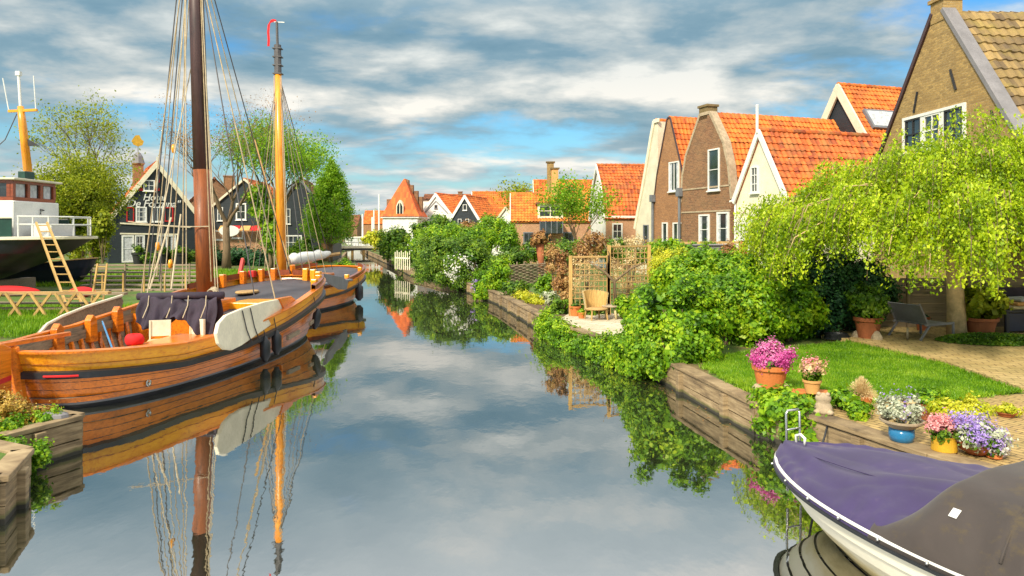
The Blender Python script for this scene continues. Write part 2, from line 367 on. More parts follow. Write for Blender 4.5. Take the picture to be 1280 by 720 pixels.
def blades(name, mat, pts, h, w, seed=2, lean=.35, parent=None, world=False):
    rng = np.random.default_rng(seed); n = len(pts); d = unit(np.stack([rng.normal(size=n)*lean, rng.normal(size=n)*lean, np.ones(n)], 1))
    hh = h*(.5+rng.random(n)); side = unit(np.cross(d, unit(rng.normal(size=(n, 3)))))
    return quads_obj(name, np.asarray(pts)+d*hh[:, None]/2, d, side, hh, w, mat, parent, world)
def inpoly(P, poly):
    x, y = P[:, 0], P[:, 1]; r = np.zeros(len(P), bool); n = len(poly)
    for i in range(n):
        x1, y1 = poly[i]; x2, y2 = poly[(i+1) % n]
        if y1 == y2: continue
        r ^= ((y1 > y) != (y2 > y)) & (x < (x2-x1)*(y-y1)/(y2-y1)+x1)
    return r
def grow(mb, tips, p, d, ln, r, depth, rr, spread=.6, up=.15, shrink=.72, kids_=3, sides=6):
    segs = 3; path = [p]; rs = [r]; q = p.copy(); dd = d.copy()
    for i in range(segs):
        dd = (dd+Vector((rr.gauss(0,.12), rr.gauss(0,.12), rr.gauss(0,.08)+up*.3))).normalized(); q = q+dd*(ln/segs); path.append(q.copy()); rs.append(r*(1-.42*(i+1)/segs))
    mb.tube(path, rs, sides if depth > 2 else (5 if depth > 1 else 4), cap=False)
    if depth <= 1: tips.append((path[-1], dd)); tips.append((path[-2], dd))
    if depth == 0: return
    for k in range(kids_+(1 if rr.random() < .35 else 0)):
        a = rr.uniform(0, 2*math.pi); s = Vector((math.cos(a), math.sin(a), rr.uniform(-.1, .5)))
        nd = (dd*(1-spread*.5)+s*spread+Vector((0, 0, up))).normalized()
        st = path[-1] if k < 2 else path[-2]
        grow(mb, tips, st, nd, ln*shrink*rr.uniform(.8, 1.15), rs[-1]*.72, depth-1, rr, spread, up, shrink, kids_, sides)
def tree(name, label, x, y, z0, height, trunk_h, tr, mat, nleaf, leaf, seed, cat='tree', spread=.6, up=.15, depth=4, clump=.5, first=None, group=None, bark='bark', shrink=.72, kids_=3):
    rr = random.Random(seed); root = thing(name, label, cat, (x, y, z0), 0, group); tb = MB(); tips = []
    tb.tube([(x, y, z0-.1), (x+.02, y, z0+trunk_h*.4), (x-.03, y+.02, z0+trunk_h)], [tr*1.3, tr, tr*.85], 10)
    obj('trunk', tb, M[bark], root, world=True, smooth=True)
    br = MB(); L0 = first or (height-trunk_h)*.36
    for k in range(4):
        a = 2*math.pi*k/4+rr.uniform(-.4,.4); d = Vector((math.cos(a)*spread, math.sin(a)*spread, 1)).normalized()
        grow(br, tips, Vector((x-.03, y+.02, z0+trunk_h*(.85+.05*k))), d, L0*rr.uniform(.85,1.15), tr*.55, depth, rr, spread, up, shrink, kids_)
    obj('limbs', br, M[bark], root, world=True, smooth=True)
    if nleaf:
        rng = np.random.default_rng(seed); T = np.array([tuple(t[0]) for t in tips]); idx = rng.integers(0, len(T), nleaf)
        P = T[idx]+rng.normal(size=(nleaf, 3))*clump*np.array([1, 1, .75]); N_ = unit(rng.normal(size=(nleaf, 3))+np.array([0, 0, .5])); t, b = frame(N_, rng, .3)
        sz = leaf*(.6+.8*rng.random(nleaf)); quads_obj('crown', P, t, b, sz, sz*.62, mat, root, True)
    return root
# ------------------------------------------------------------------ setting
t = NT('canal_water')
v = t.obj((1, .55, 1)); w1 = t.noise(1.6, 4, v, .5); w2 = t.noise(.35, 3, v, .5)
w3 = t.noise(7, 3, v, .5); pt_ = t.ramp(t.noise(.12, 3), [(.45, (0,0,0)), (.6, (1,1,1))]); hgt = t.math('ADD', t.math('MULTIPLY', w1, .45), t.math('ADD', t.math('MULTIPLY', w2, 1.), t.math('MULTIPLY', t.math('MULTIPLY', w3, pt_), .10)))
M['water'] = t.pbr(t.mix(t.noise(.3, 4), (.014, .018, .012), (.026, .028, .014)), .02, t.bump(hgt, .13, .05), ior=3.5, spec=.9)
t = NT('ground_soil_and_turf')
nz = t.noise(.55, 9, None, .65); f = t.noise(7, 6)
c = t.ramp(nz, [(.38, (.20,.14,.06)), (.46, (.10,.15,.02)), (.6, (.07,.17,.012)), (.72, (.16,.20,.03))])
M['ground'] = t.pbr(t.mix(t.ramp(f, [(.35, (0,0,0)), (.75, (.6,.6,.6))]), c, (.05,.06,.015)), .95, t.bump(f, .8, .05))
t = NT('lawn_turf'); nz = t.noise(1.2, 8); f = t.noise(30, 6)
c = t.ramp(nz, [(.35, (.05,.14,.006)), (.65, (.13,.27,.010))])
M['lawn'] = t.pbr(t.mix(t.ramp(f, [(.35, (0,0,0)), (.75, (.5,.5,.5))]), c, (.02,.06,.004)), .9, t.bump(f, .8, .03))
def m_paver(name, c1, c2, mortar, rot, bw, bh):
    t = NT(name); v = t.n('ShaderNodeMapping', {0: t.tc.outputs['Object'], 'Rotation': (0, 0, R(rot))}).outputs[0]
    br = t.n('ShaderNodeTexBrick', {'Vector': v, 'Color1': c1, 'Color2': c2, 'Mortar': mortar, 'Scale': 1., 'Mortar Size': .009, 'Mortar Smooth': .3, 'Brick Width': bw, 'Row Height': bh})
    f = t.noise(9, 7); g = t.noise(1.1, 6)
    col = t.mix(t.ramp(f, [(.4, (0,0,0)), (.75, (.5,.5,.5))]), br.outputs[0], sc3(c1, .5)); col = t.mix(t.ramp(g, [(.45, (0,0,0)), (.75, (.5,.5,.5))]), col, (.16,.15,.05))
    return t.pbr(col, .85, t.bump(t.math('SUBTRACT', t.math('MULTIPLY', f, .3), br.outputs[1]), .6, .02))
M['paver'] = m_paver('sand_pavers', (.44,.31,.12), (.56,.41,.18), (.14,.09,.04), 18, .30, .20)
M['clinker'] = m_paver('ochre_clinker', (.50,.35,.13), (.38,.25,.10), (.12,.08,.035), 60, .21, .105)
M['flag'] = m_paver('pale_flagstones', (.60,.52,.38), (.66,.58,.44), (.25,.2,.12), 30, .6, .4)
def m_quay(name):
    t = NT(name); g = t.noise(1.4, 8, t.obj((1.5, 1.5, 16)), .65, .4); b = t.noise(1.3, 6)
    c = t.ramp(t.math('ADD', t.math('MULTIPLY', g, .6), t.math('MULTIPLY', b, .4)), [(.36, (.08,.055,.03)), (.5, (.24,.17,.09)), (.66, (.42,.32,.18))])
    sp = t.n('ShaderNodeSeparateXYZ', {0: t.tc.outputs['Object']}); zn = t.math('ADD', sp.outputs[2], t.math('MULTIPLY', b, .16))
    wet = t.ramp(zn, [(.12, (1,1,1)), (.17, (0,0,0))]); alg = t.ramp(zn, [(.12, (0,0,0)), (.15, (.6,.6,.6)), (.18, (0,0,0))])
    c = t.mix(wet, c, (.03,.028,.02)); c = t.mix(alg, c, (.09,.11,.02))
    return t.pbr(c, .85, t.bump(g, .5, .01))
M['quay'] = m_quay('quay_boards')

bm = MB(); bm.add([(-900, -60, 0), (900, -60, 0), (900, 1500, 0), (-900, 1500, 0)], [(0,1,2,3)])
struct('canal_water', bm, M['water'], fix=False)
RE = [(9.4,1), (7.8,4.2), (5.2,7.26), (4.76,8.15), (4.11,10.0), (3.62,10.6), (3.05,14.24), (1.14,20.45), (-.53,29.6), (-3.6,41), (-7,49.5), (-9.9,61), (-18.8,94), (-24.8,118), (-26,140)]
LE = [(-60,7.1), (-8,7.0), (-5.25,7.35), (-5.62,8.3), (-6.35,8.65), (-5.9,9.8), (-7.1,10.3), (-10.0,10.6), (-11.0,12.5), (-11.1,34), (-11.7,49), (-14.9,62), (-21.6,94), (-28.5,118), (-30,140)]
g = MB()
def sheet(edge, side):
    n = len(edge); vs = []; fs = []
    for x, y in edge: vs.append((x, y, .47)); vs.append((x, y, -.6))
    fs = [(2*i, 2*i+1, 2*i+3, 2*i+2) for i in range(n-1)]
    g.add(vs, fs)
sheet(RE, 1); sheet(LE, -1)
for i in range(len(RE)-1):
    (x0, y0), (x1, y1) = RE[i], RE[i+1]; g.add([(x0, y0, .47), (900, y0, .47), (900, y1, .47), (x1, y1, .47)], [(0,1,2,3)])
g.add([(-900, 7.1, .47), (-900, 140, .47), (-30,140,.47), (-28.5,118,.47), (-21.6,94,.47), (-14.9,62,.47), (-11.7,49,.47), (-11.1,34,.47), (-11,12.5,.47), (-10,10.6,.47), (-7.1,10.3,.47), (-5.9,9.8,.47), (-6.35,8.65,.47), (-5.62,8.3,.47), (-5.25,7.35,.47), (-8,7,.47), (-60,7.1,.47)], [tuple(range(17))])
g.add([(-900,140,.47), (900,140,.47), (900,1600,.47), (-900,1600,.47)], [(0,1,2,3)])
g.add([(-30,140,.47), (-26,140,.47), (-26,140,-.6), (-30,140,-.6)], [(0,1,2,3)])
struct('ground', g, M['ground'])
def flat(name, pts, z, mat, th=.0):
    m = MB()
    if th: m.prism([(p[0], p[1]) for p in pts], z-th, z, 'z')
    else: m.add([(p[0], p[1], z) for p in pts], [tuple(range(len(pts)))])
    return struct(name, m, mat)
def G2(*a, z=.5): return [tuple(gr(x, y, z))[:2] for x, y in a]
LAWN = G2((880,458), (905,446), (940,440), (1062,428), (1180,456), (1276,489), (1150,505), (1020,496), (935,488))
flat('paving', [(5.0,7.75), (5.35,7.2), (7.9,4.2), (9.6,1), (30,1), (30,10.6), (20,12.5), (3.75,10.72), (4.25,10.0), (4.9,8.2)], .482, M['clinker'])
flat('lawn', LAWN, .492, M['lawn'])
TER = G2((1062,427), (1180,455), (1276,488.5)) + [(16,11.6), (30,15), (30,18.9), (8.2,18.9), (7.3,17.0)]
flat('garden_path', TER, .56, M['paver'], .14)
flat('patio', G2((690,404), (712,391), (800,391), (822,400), (800,418), (765,420), (712,409)), .492, M['flag'])
flat('flower_bed', G2((628,366), (650,356), (700,385), (712,398), (690,398)), .488, M['soil'])
rng = np.random.default_rng(5)
def lawn_pts(poly, n, z):
    a = np.array(poly); P = a.min(0)+rng.random((n*3, 2))*(a.max(0)-a.min(0)); P = P[inpoly(P, poly)][:n]; return np.c_[P, np.full(len(P), z)]
tag(blades('lawn_grass', M['lf_grass'], lawn_pts(LAWN, 70000, .49), .045, .008), 'short bright green grass of the lawn beside the canal', 'grass', None, 'stuff')
LG = [(-17,17.2), (-11.3,17.0), (-11.3,24), (-17,24.5)]
tag(blades('long_grass', M['lf_grass'], lawn_pts(LG, 26000, .47), .16, .016), 'long green grass on the left bank in front of the boat trestle', 'grass', None, 'stuff')
LG2 = [(-24,33), (-12,32), (-12.5,46), (-24,46)]
tag(blades('verge_grass', M['lf_grass'], lawn_pts(LG2, 22000, .47), .22, .03), 'rough green grass between the timber jetty and the hotel', 'grass', None, 'stuff')

# quays
def quay(name, label, pts, zt=.5, cap=.26, rows=3, post=1.6, side=1, group=None, zb=-.3):
    r = thing(name, label, 'quay wall', (*pts[0], 0), 0, group); bo = MB(); cp = MB()
    for (x0, y0), (x1, y1) in zip(pts, pts[1:]):
        a, b = Vector((x0, y0, 0)), Vector((x1, y1, 0)); d = (b-a).normalized(); n = Vector((d.y, -d.x, 0))*side
        h = (zt-.07-zb)/rows
        for i in range(rows):
            z = zb+h*(i+.5); off = n*(.03+.006*((i*7) % 3)); bo.bar(a+off+Vector((0,0,z+.006*((i*5)%3-1))), b+off+Vector((0,0,z-.006*((i*5)%3-1))), .05, h-.016)
        cp.bar(a+n*(-cap/2+.10)+Vector((0,0,zt-.03)), b+n*(-cap/2+.10)+Vector((0,0,zt-.03)), cap, .065)
        m = max(1, int((b-a).length/post))
        for i in range(m):
            p = a+(b-a)*((i+.5)/m)+n*.085; ps = MB(); ps.box(-.07, .07, -.06, .06, zb, zt-.08, Matrix.Translation(p) @ Matrix.Rotation(math.atan2(d.y, d.x), 4, 'Z'))
            obj('post', ps, M['quay'], r, world=True, bevel=.008)
    obj('planking', bo, M['quay'], r, world=True); obj('cap_board', cp, M['quay'], r, world=True, bevel=.01)
    return r
quay('quay_wall', 'weathered timber quay wall with a board cap below the lawn', RE[5:7][::-1], side=1)
quay('quay_wall', 'timber quay wall with a thick cap beside the covered motorboat', RE[1:5][::-1], side=1, cap=.30)
quay('quay_wall', 'short return of the timber quay behind the trailing green plant', RE[4:6][::-1], side=1)
quay('quay_wall', 'timber quay wall under the hanging ivy of the patio', RE[6:8][::-1], side=1)
quay('quay_wall', 'dark timber quay wall with horizontal boards beyond the patio', RE[7:9][::-1], side=1, cap=.3, rows=4)
quay('quay_wall', 'far timber quay wall running along the bushes to the white bridge', RE[8:14][::-1], side=1, rows=2, post=6)
quay('quay_wall', 'timber quay wall on the left bank behind the moored barges', LE[7:13], side=1, rows=2, post=3)
quay('quay_wall', 'lower weathered planter edge at the bottom left corner', [(-7.6,6.9), (-5.25,7.35), (-5.62,8.3), (-6.35,8.65)], side=1, cap=.24, post=1.2)
quay('quay_wall', 'upper weathered planter edge jutting out below the varnished stern', [(-6.35,8.65), (-5.9,9.8), (-7.1,10.3), (-10,10.6)], zt=.52, side=1, cap=.2, post=.9)

# far wooded dike
fr = np.random.default_rng(8)
wb = [(x, 255+fr.uniform(-8,8), 3.5+fr.uniform(-1,1.5), 9, 6, 5+fr.uniform(-1,2.2)) for x in range(-260, 150, 9)]
tag(foliage('far_wood', M['lf_olive'], wb, 26000, 1.0, None, clump=2.4, seed=4), 'low band of trees on the far dike beyond the harbour', 'trees', None, 'stuff')

# white bridge over the far end
br = thing('footbridge', 'white railed wooden footbridge across the far end of the canal', 'bridge', (-21,93,0)); 
A, B = Vector((-26.5,91,0)), Vector((-17.2,95,0))
m = MB(); m.bar(A+Vector((0,0,1.05)), B+Vector((0,0,1.05)), 2.6, .28); obj('deck', m, M['offwhite'], br, world=True)
m = MB(); m.bar(A+Vector((0,-1.1,.78)), B+Vector((0,-1.1,.78)), .25, .3); obj('girder', m, M['black'], br, world=True)
for dy in (-1.25, 1.25):
    for h in (1.65, 2.2):
        m = MB(); m.bar(A+Vector((0,dy,h)), B+Vector((0,dy,h)), .09, .11); obj('rail', m, M['white'], br, world=True)
    for i in range(12):
        p = A+(B-A)*(i/11)+Vector((0,dy,1.1)); m = MB(); m.bar(p, p+Vector((0,0,1.12)), .09, .09); obj('post', m, M['white'], br, world=True)
for i in range(7):
    p = A+(B-A)*((i+.5)/7)+Vector((0,-1.0,0)); m = MB(); m.bar(p-Vector((0,0,.5)), p+Vector((0,0,.7)), .28, .28); obj('pile', m, M['tanz'], br, world=True)

# ------------------------------------------------------------------ boats
class Hull:
    fl = .26; eb = None
    def __init__(s, name, label, cat, loc, rz, L_, B, zg, zb=-.35, e=.66, rs=.7, rb=1.3, group=None):
        s.L, s.B, s.zgk, s.zb, s.e, s.rs, s.rb = L_, B, zg, zb, e, rs, rb
        s.r = thing(name, label, cat, loc, rz, group); s.M = s.r.matrix_basis.copy()
    def zg(s, u): x = s.L*(1-math.cos(math.pi*u))/2; return float(np.interp(x, [a for a, b in s.zgk], [b for a, b in s.zgk]))
    def P(s, u, k, sg, off=0.):
        s0 = s.rs*(1-k)**1.2 if k < 1 else 0; s1 = s.L-(s.rb*(1-k)**1.3 if k < 1 else 0)
        b = s.B*(1-s.fl+s.fl*math.sin(min(1, k)*math.pi/2))*max(0, math.sin(math.pi*u))**(s.eb if s.eb and u > .5 else s.e)
        x = s0+(s1-s0)*(1-math.cos(math.pi*u))/2
        if off:
            f = max(0, math.sin(math.pi*u)); b += off*f**.3; x += off*(-math.cos(math.pi*u))
        return (x, sg*b, s.zb+(s.zg(u)-s.zb)*k)
    def kz(s, u, z): return (z-s.zb)/(s.zg(u)-s.zb)
    def us(s, n=56, a=0., b=1.): return [a+(b-a)*i/n for i in range(n+1)]
    def skin(s, mb, f0, f1, rows=4, lap=.008, off=0., n=56, a=0., b=1., sides=(-1, 1)):
        for sg in sides:
            for i in range(rows):
                g_ = []
                for j, o_ in ((i, lap), (i+1, 0)):
                    g_.append([s.P(u, f0(u)+(f1(u)-f0(u))*j/rows, sg, off+o_) for u in s.us(n, a, b)])
                mb.grid(g_)
        return mb
    def sweep(s, mb, fk, w, h, off, n=64, a=0., b=1., sides=(-1, 1), dz=0.):
        for sg in sides:
            rings = []
            for u in s.us(n, a, b):
                k = fk(u); i_ = Vector(s.P(u, k, sg, off-w/2)); o_ = Vector(s.P(u, k, sg, off+w/2)); z = Vector((0,0,h/2)); d_ = Vector((0,0,dz))
                rings.append([i_-z+d_, o_-z*.7+d_, o_+z*.7+d_, i_+z+d_])
            mb.grid(rings, wrap=True)
        return mb
    def deck(s, mb, a, b, dz, camber=.06, inset=.08, n=30, m=8):
        rows = []
        for u in s.us(n, a, b):
            p = s.P(u, 1, 1, 0); w = max(.01, p[1]-inset); rows.append([(p[0], w*t_, p[2]+dz+camber*(1-t_*t_)) for t_ in np.linspace(-1, 1, m+1)])
        mb.grid(rows); return mb
def u_of(x, L_): return math.acos(1-2*x/L_)/math.pi

# --- near barge
b1 = Hull('sailing_barge', 'varnished orange wooden sailing barge with dark mast moored in the foreground', 'sailing barge', (-8.1,11.7,0), R(90-5.6), 11.3, 2.05,
          [(0,1.02), (2,.88), (4,.92), (6,1.10), (8,1.34), (10,1.52), (11.3,1.62)])
r1 = b1.r
wk = lambda u: b1.kz(u, b1.zg(u)-.37)
obj('hull_bottom', b1.skin(MB(), lambda u: 0, lambda u: b1.kz(u, .09), 2), M['black'], r1, smooth=True)
obj('hull_planking', b1.skin(MB(), lambda u: b1.kz(u, .09), wk, 4, .012), M['varnish'], r1)
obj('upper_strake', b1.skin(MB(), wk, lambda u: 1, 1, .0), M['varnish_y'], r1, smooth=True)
obj('wale', b1.sweep(MB(), wk, .10, .15, .045), M['black'], r1, bevel=0)
obj('cap_rail', b1.sweep(MB(), lambda u: 1, .15, .05, -.03, dz=.02), M['varnish'], r1)
for q_ in (.25, .5, .75):
    for sg in (-1, 1): obj('plank_seam', b1.sweep(MB(), lambda u: b1.kz(u, .09)+(wk(u)-b1.kz(u, .09))*q_, .010, .012, .008, sides=(sg,)), M['black'], r1)
for sg in (-1, 1):
    obj('plank_seam', b1.sweep(MB(), lambda u: b1.kz(u, b1.zg(u)-.19), .008, .009, .003, sides=(sg,)), M['varnish_d'], r1)
obj('waterline_stripe', b1.sweep(MB(), lambda u: b1.kz(u, .10), .012, .05, .012), M['grey'], r1)
u6 = u_of(6.0, 11.3)
inn = b1.skin(MB(), lambda u: b1.kz(u, .2), lambda u: 1, 3, .0, -.10, a=.02, b=u6)
obj('inner_planking', inn, M['greyw'], r1)
fl = MB(); fl.grid([[(b1.P(u, .55, 1)[0], b1.P(u, .6, 1)[1]*t_*.95, .22) for t_ in (-1, 0, 1)] for u in b1.us(20, .03, u6+.02)]); obj('cabin_sole', fl, M['greyw'], r1)
for i in range(15):                                                     # frames along the far and near sides of the well
    u = u_of(.7+i*.36, 11.3)
    for sg in (-1, 1):
        m = MB(); pts = [b1.P(u, b1.kz(u, z), sg, -.15) for z in (.22, .45, b1.zg(u)-.28)]; m.tube(pts, .055, 5); obj('frame', m, M['varnish'], r1)
st = b1.sweep(MB(), lambda u: b1.kz(u, b1.zg(u)-.20), .03, .20, -.15, a=.05, b=u6, sides=(1, -1)); obj('inner_stringer', st, M['greyw'], r1)
for x in (3.1, 4.3, 5.3):                                               # knees standing above the far bulwark
    u = u_of(x, 11.3); p = Vector(b1.P(u, 1, 1, -.12)); m = MB(); m.prism([(-.12, -.42), (.14, -.42), (.10, .10), (-.02, .20), (-.12, .08)], p.y-.18, p.y-.02, 'y'); 
    for i, v_ in enumerate(m.v): m.v[i] = (v_[0]+p.x, v_[1], v_[2]+p.z)
    obj('knee', m, M['varnish'], r1, bevel=.02)
obj('fore_deck', b1.deck(MB(), u6, .995, -.16), M['deck'], r1, smooth=True)
m = MB(); yb = b1.P(u6, 1, 1)[1]-.1; zz_ = b1.zg(u6); m.box(5.95, 6.02, -yb, yb, .22, zz_-.12); obj('bulkhead', m, M['varnish'], r1)
obj('bow_rail', b1.sweep(MB(), lambda u: 1, .10, .16, -.06, a=.66, b=.998, dz=.10, sides=(1, -1)), M['varnish_d'], r1)
for u in (.70, .76, .83, .90, .95):
    for sg in (-1, 1):
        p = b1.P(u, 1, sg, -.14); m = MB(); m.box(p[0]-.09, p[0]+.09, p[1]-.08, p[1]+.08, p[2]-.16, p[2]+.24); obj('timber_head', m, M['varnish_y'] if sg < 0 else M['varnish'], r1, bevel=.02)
m = MB(); p = b1.P(.86, 1, 1, -.06); m.box(p[0]-.10, p[0]+.10, p[1]-.16, p[1]+.03, p[2]+.02, p[2]+.22); obj('rail_cover', m, M['red'], r1, bevel=.01)
m = MB(); m.tube([(11.34, 0, -.3), (11.45, 0, .5), (11.40, 0, 1.2), (11.30, 0, 1.95)], [.09, .10, .10, .09], 6); obj('stem', m, M['varnish'], r1, bevel=.01)
m = MB(); m.tube([(0.55,0,-.35), (.15,0,.3), (-.02,0,1.12)], .09, 6); obj('stern_post', m, M['varnish'], r1)
m = MB(); m.prism([(-.10,-.35), (-1.15,-.35), (-1.45,-.1), (-1.40,.5), (-1.05,.86), (-.62,1.0), (-.55,1.18), (-.30,1.24), (-.10,1.14)], -.06, .06, 'y'); obj('rudder', m, M['varnish'], r1, bevel=.02)
m = MB(); m.prism([(-.12,.62), (-1.3,.50), (-1.34,.56), (-.12,.70)], -.068, .068, 'y'); obj('rudder_stripe', m, M['red'], r1)
m = MB(); m.bar((-.45,0,1.2), (1.6,.25,1.12), .09, .08); obj('tiller', m, M['varnish'], r1, bevel=.015)
m = MB()                                                                # red mooring strap round the stern
for sg in (-1,): m.tube([b1.P(u_, wk(u_)-.0, sg, .125) for u_ in (.03,.045,.06,.075,.09)]+[], .020, 6)
obj('strap', m, M['redcloth'], r1)
m = MB(); p = Vector(b1.P(.215, b1.kz(.215, .28), -1, .012)); m.lathe([(.0, .0), (.035, .0), (.045, .02), (.07, .02), (.08, 0)], (0,0,0), 16)
m.v = [(p.x+x, p.y-z, p.z+y) for x, y, z in m.v]; obj('hawse_hole', m, M['steel'], r1, smooth=True)
# mast in its deck, brown below and dark above
mb0, mt = Vector((-7.72,18.15,1.05)), Vector((-8.15,18.3,13.2))
def mp_(f_): return mb0+(mt-mb0)*f_
m = MB(); m.tube([mp_(0), mp_(.29)], [.21, .20], 16); obj('lower_mast', m, M['mastbrown'], r1, world=True, smooth=True)
m = MB(); m.tube([mp_(.29), mp_(.6), mp_(1)], [.20, .185, .13], 16); obj('upper_mast', m, M['mastdark'], r1, world=True, smooth=True)
m = MB(); m.box(5.98, 6.85, -.35, .35, .9, 1.32); obj('mast_case', m, M['varnish'], r1, bevel=.02)
def line(name, a, b, r, mat, parent, sag=0., n=1):
    a, b = Vector(a), Vector(b); n = 8 if sag else 1
    pts = [a+(b-a)*(i/n)+Vector((0,0,-sag*4*(i/n)*(1-i/n))) for i in range(n+1)]
    mm = MB(); mm.tube(pts, r*.78, 5); return obj(name, mm, M[mat], parent, world=True)
top = mp_(.93)
for i, (px, py, Y, mt_) in enumerate([(186,345,19.4,'roped'), (192,350,19.3,'rope'), (199,352,19.2,'roped'), (206,356,19.0,'ropew'), (176,372,18.0,'rope'), (213,358,18.9,'rope'), (196,345,19.8,'ropew')]):
    line('shroud', top+Vector((.02*i-.06, .03*i, -.1*i)), at(px, py, Y), .016 if i % 2 else .02, mt_, r1)
for i, (px, py, Y, mt_) in enumerate([(366,352,23.0,'roped'), (352,352,22.4,'ropew'), (318,370,17.6,'roped'), (344,374,17.4,'rope')]):
    line('forestay' if i < 2 else 'shroud', mp_(.80-.015*i), at(px, py, Y), .02, mt_, r1)
for i, (px, py) in enumerate([(269,358), (264,352), (233,362), (228,360), (273,372)]):
    line('halyard', mp_(.95-.04*i)+Vector((.13 if px > 250 else -.16, -.1, 0)), at(px, py, 17.9), .017, ('ropew', 'rope')[i % 2], r1)
line('topping_lift', mp_(.5)+Vector((-.2,0,0)), at(183,372,16.4), .018, 'ropew', r1); line('topping_lift', at(214,272,17.6), at(187,362,16.4), .026, 'ropew', r1); line('topping_lift', at(226,268,17.6), at(214,362,16.5), .026, 'ropew', r1)
line('brace', at(160,277,17.5), at(262,283,18.0), .018, 'ropew', r1, .05)
for px, py, Y in [(217,186,18.9), (243,60,18.2), (252,285,18.1), (213,330,18.4), (197,308,18.9)]:
    p = at(px, py, Y); m = MB(); m.lathe([(0,-.12), (.045,-.10), (.06,0), (.045,.10), (0,.12)], p, 10); obj('block', m, M['varnish_y'], r1, world=True, smooth=True)
# rope coil on the mast
m = MB()
rr = random.Random(3)
for i in range(9):
    c_ = at(266, 366, 17.7); a0 = rr.uniform(-.3, .3); w_ = rr.uniform(.08, .15); h_ = rr.uniform(.18, .27)
    m.tube([c_+Vector((w_*math.cos(t_)+.02*a0, .03*i-.12, h_*math.sin(t_)-.12)) for t_ in np.linspace(0, 2*math.pi, 18)], .014, 5)
tag(obj('rope_coil', m, M['ropew']), 'coil of pale rope hanging at the foot of the brown mast', 'rope')
# leeboards
def plate(name, pts, X, mat, th, parent, lx=0., bevel=.02, **k):
    P_ = []
    for px, py in pts: Y = X*F/(px-640); P_.append((Y, H-(py-HZ)/F*Y))
    m = MB(); m.prism(P_, X-th/2, X+th/2, 'x'); return obj(name, m, mat, parent, world=True, bevel=bevel, **k)
lb = plate('leeboard', [(347,374), (330,377), (300,386), (281,394), (272,404), (269,417), (272,430), (279,437), (288,438), (300,432), (326,414), (356,393)], -5.62, M['cream'], .08, r1)
plate('leeboard_head', [(346.5,373), (362,370), (370,377), (372,385), (356.3,395)], -5.60, M['varnish'], .11, lb, label='varnished head of the cream leeboard')
bpy.data.objects[-1] if False else None
for px in (303, 313):
    Y0 = -5.56*F/(px-640); m = MB(); m.tube([(-5.56, Y0, 1.38), (-5.56, Y0+.25, .95), (-5.56, Y0+.55, .62)], .012, 5); obj('lashing', m, M['black'], lb, world=False)
lb2 = plate('leeboard', [(38,438), (44,420), (56,406), (75,396), (105,384), (150,370), (153,377), (150,386), (112,400), (82,412), (58,426), (46,440)], -10.1, M['greyw'], .08, r1, label='far leeboard of dark weathered wood with a pale edge')
m = MB(); e_ = [(38,438), (44,420), (56,406), (75,396), (105,384), (150,370)]; m.tube([(-10.05, -10.1*F/(px-640), H-(py-HZ)/F*(-10.1*F/(px-640))+.01) for px, py in e_], .035, 6); obj('leeboard_edge', m, M['cream'], lb2)
m = MB(); m.bar(b1.P(.63, b1.kz(.63,.55), -1, .16), b1.P(.70, b1.kz(.70,.62), -1, .16), .06, .10); obj('rubbing_block', m, M['greyw'], r1, bevel=.01); m = MB(); m.bar(b1.P(.53, b1.kz(.53,.42), -1, .15), b1.P(.58, b1.kz(.58,.46), -1, .15), .07, .11); obj('rubbing_block', m, M['greyw'], r1, bevel=.01)
# well contents
m = MB(); m.box(2.3, 4.6, -1.25, -.15, .25, .66); m.box(2.25, 4.65, -1.3, -.1, .66, .70); obj('engine_box', m, M['varnish'], r1, bevel=.015)
m = MB(); m.box(.5, 2.0, -.8, .8, .55, .59); obj('stern_bench', m, M['varnish'], r1, bevel=.01)
m = MB(); m.box(4.7, 5.9, -1.55, -.55, .3, .85); obj('locker', m, M['varnish'], r1, bevel=.02)
m = MB(); m.box(6.5, 7.6, -1.1, -.3, 1.05, 1.22); obj('hatch', m, M['varnish_y'], r1, bevel=.02)
m = MB(); m.lathe([(0,0), (.33,0), (.35,.03), (.33,.06), (0,.06)], (8.4,.1,1.30), 20, 1.3, .8); obj('deck_plate', m, M['tanw'], r1)
w2 = r1.matrix_basis
def fold_cloth(name, label, base, n=60):                                # canvas gathered over a boom, hanging in folds
    r = thing(name, label, 'canvas cover', tuple(base)); rr = random.Random(6); rows = []; N = 46
    for j in range(N+1):
        v_ = j/N; row = []
        for i in range(n+1):
            u = i/n; x = u*1.75; side = -1 if v_ < .5 else 1; t_ = abs(v_-.5)*2
            hem = (.55+.18*math.sin(u*9)+.55*max(0, (u-.72)/.28)**1.2)
            drop = hem*t_**1.1; spread = .10+.22*t_+.05*math.sin(u*30+t_*4)*t_+.03*math.sin(u*57+1)*t_
            row.append(base+Vector((x+.02*math.sin(t_*9+u*5), side*spread*(1 if t_ > .05 else t_*20), .0-drop+.05*math.sin(u*7+.5)+.03*math.sin(u*19)*(1-t_)+.02*math.sin(u*40+t_*7))))
        rows.append(row)
    m = MB(); m.grid(rows); o = obj('canvas', m, M['tarp'], r, world=True, smooth=True); s_ = o.modifiers.new('thick', 'SOLIDIFY'); s_.thickness = .015
    m = MB(); m.tube([base+Vector((-.1,0,.03)), base+Vector((1.85,0,.06))], .085, 10); obj('roll', m, M['tarp'], r, world=True, smooth=True)
    for u in (.12, .42, .63, .86):
        m = MB(); m.tube([base+Vector((u*1.75, -.12, .06)), base+Vector((u*1.75+.02, -.20, -.15)), base+Vector((u*1.75-.03, -.34, -.42))], .011, 5); obj('tie', m, M['ropew'], r, world=True)
    return r
fold_cloth('boom_cover', 'dark purple canvas cover gathered over the boom of the near barge', Vector((-8.42,16.4,1.5)))
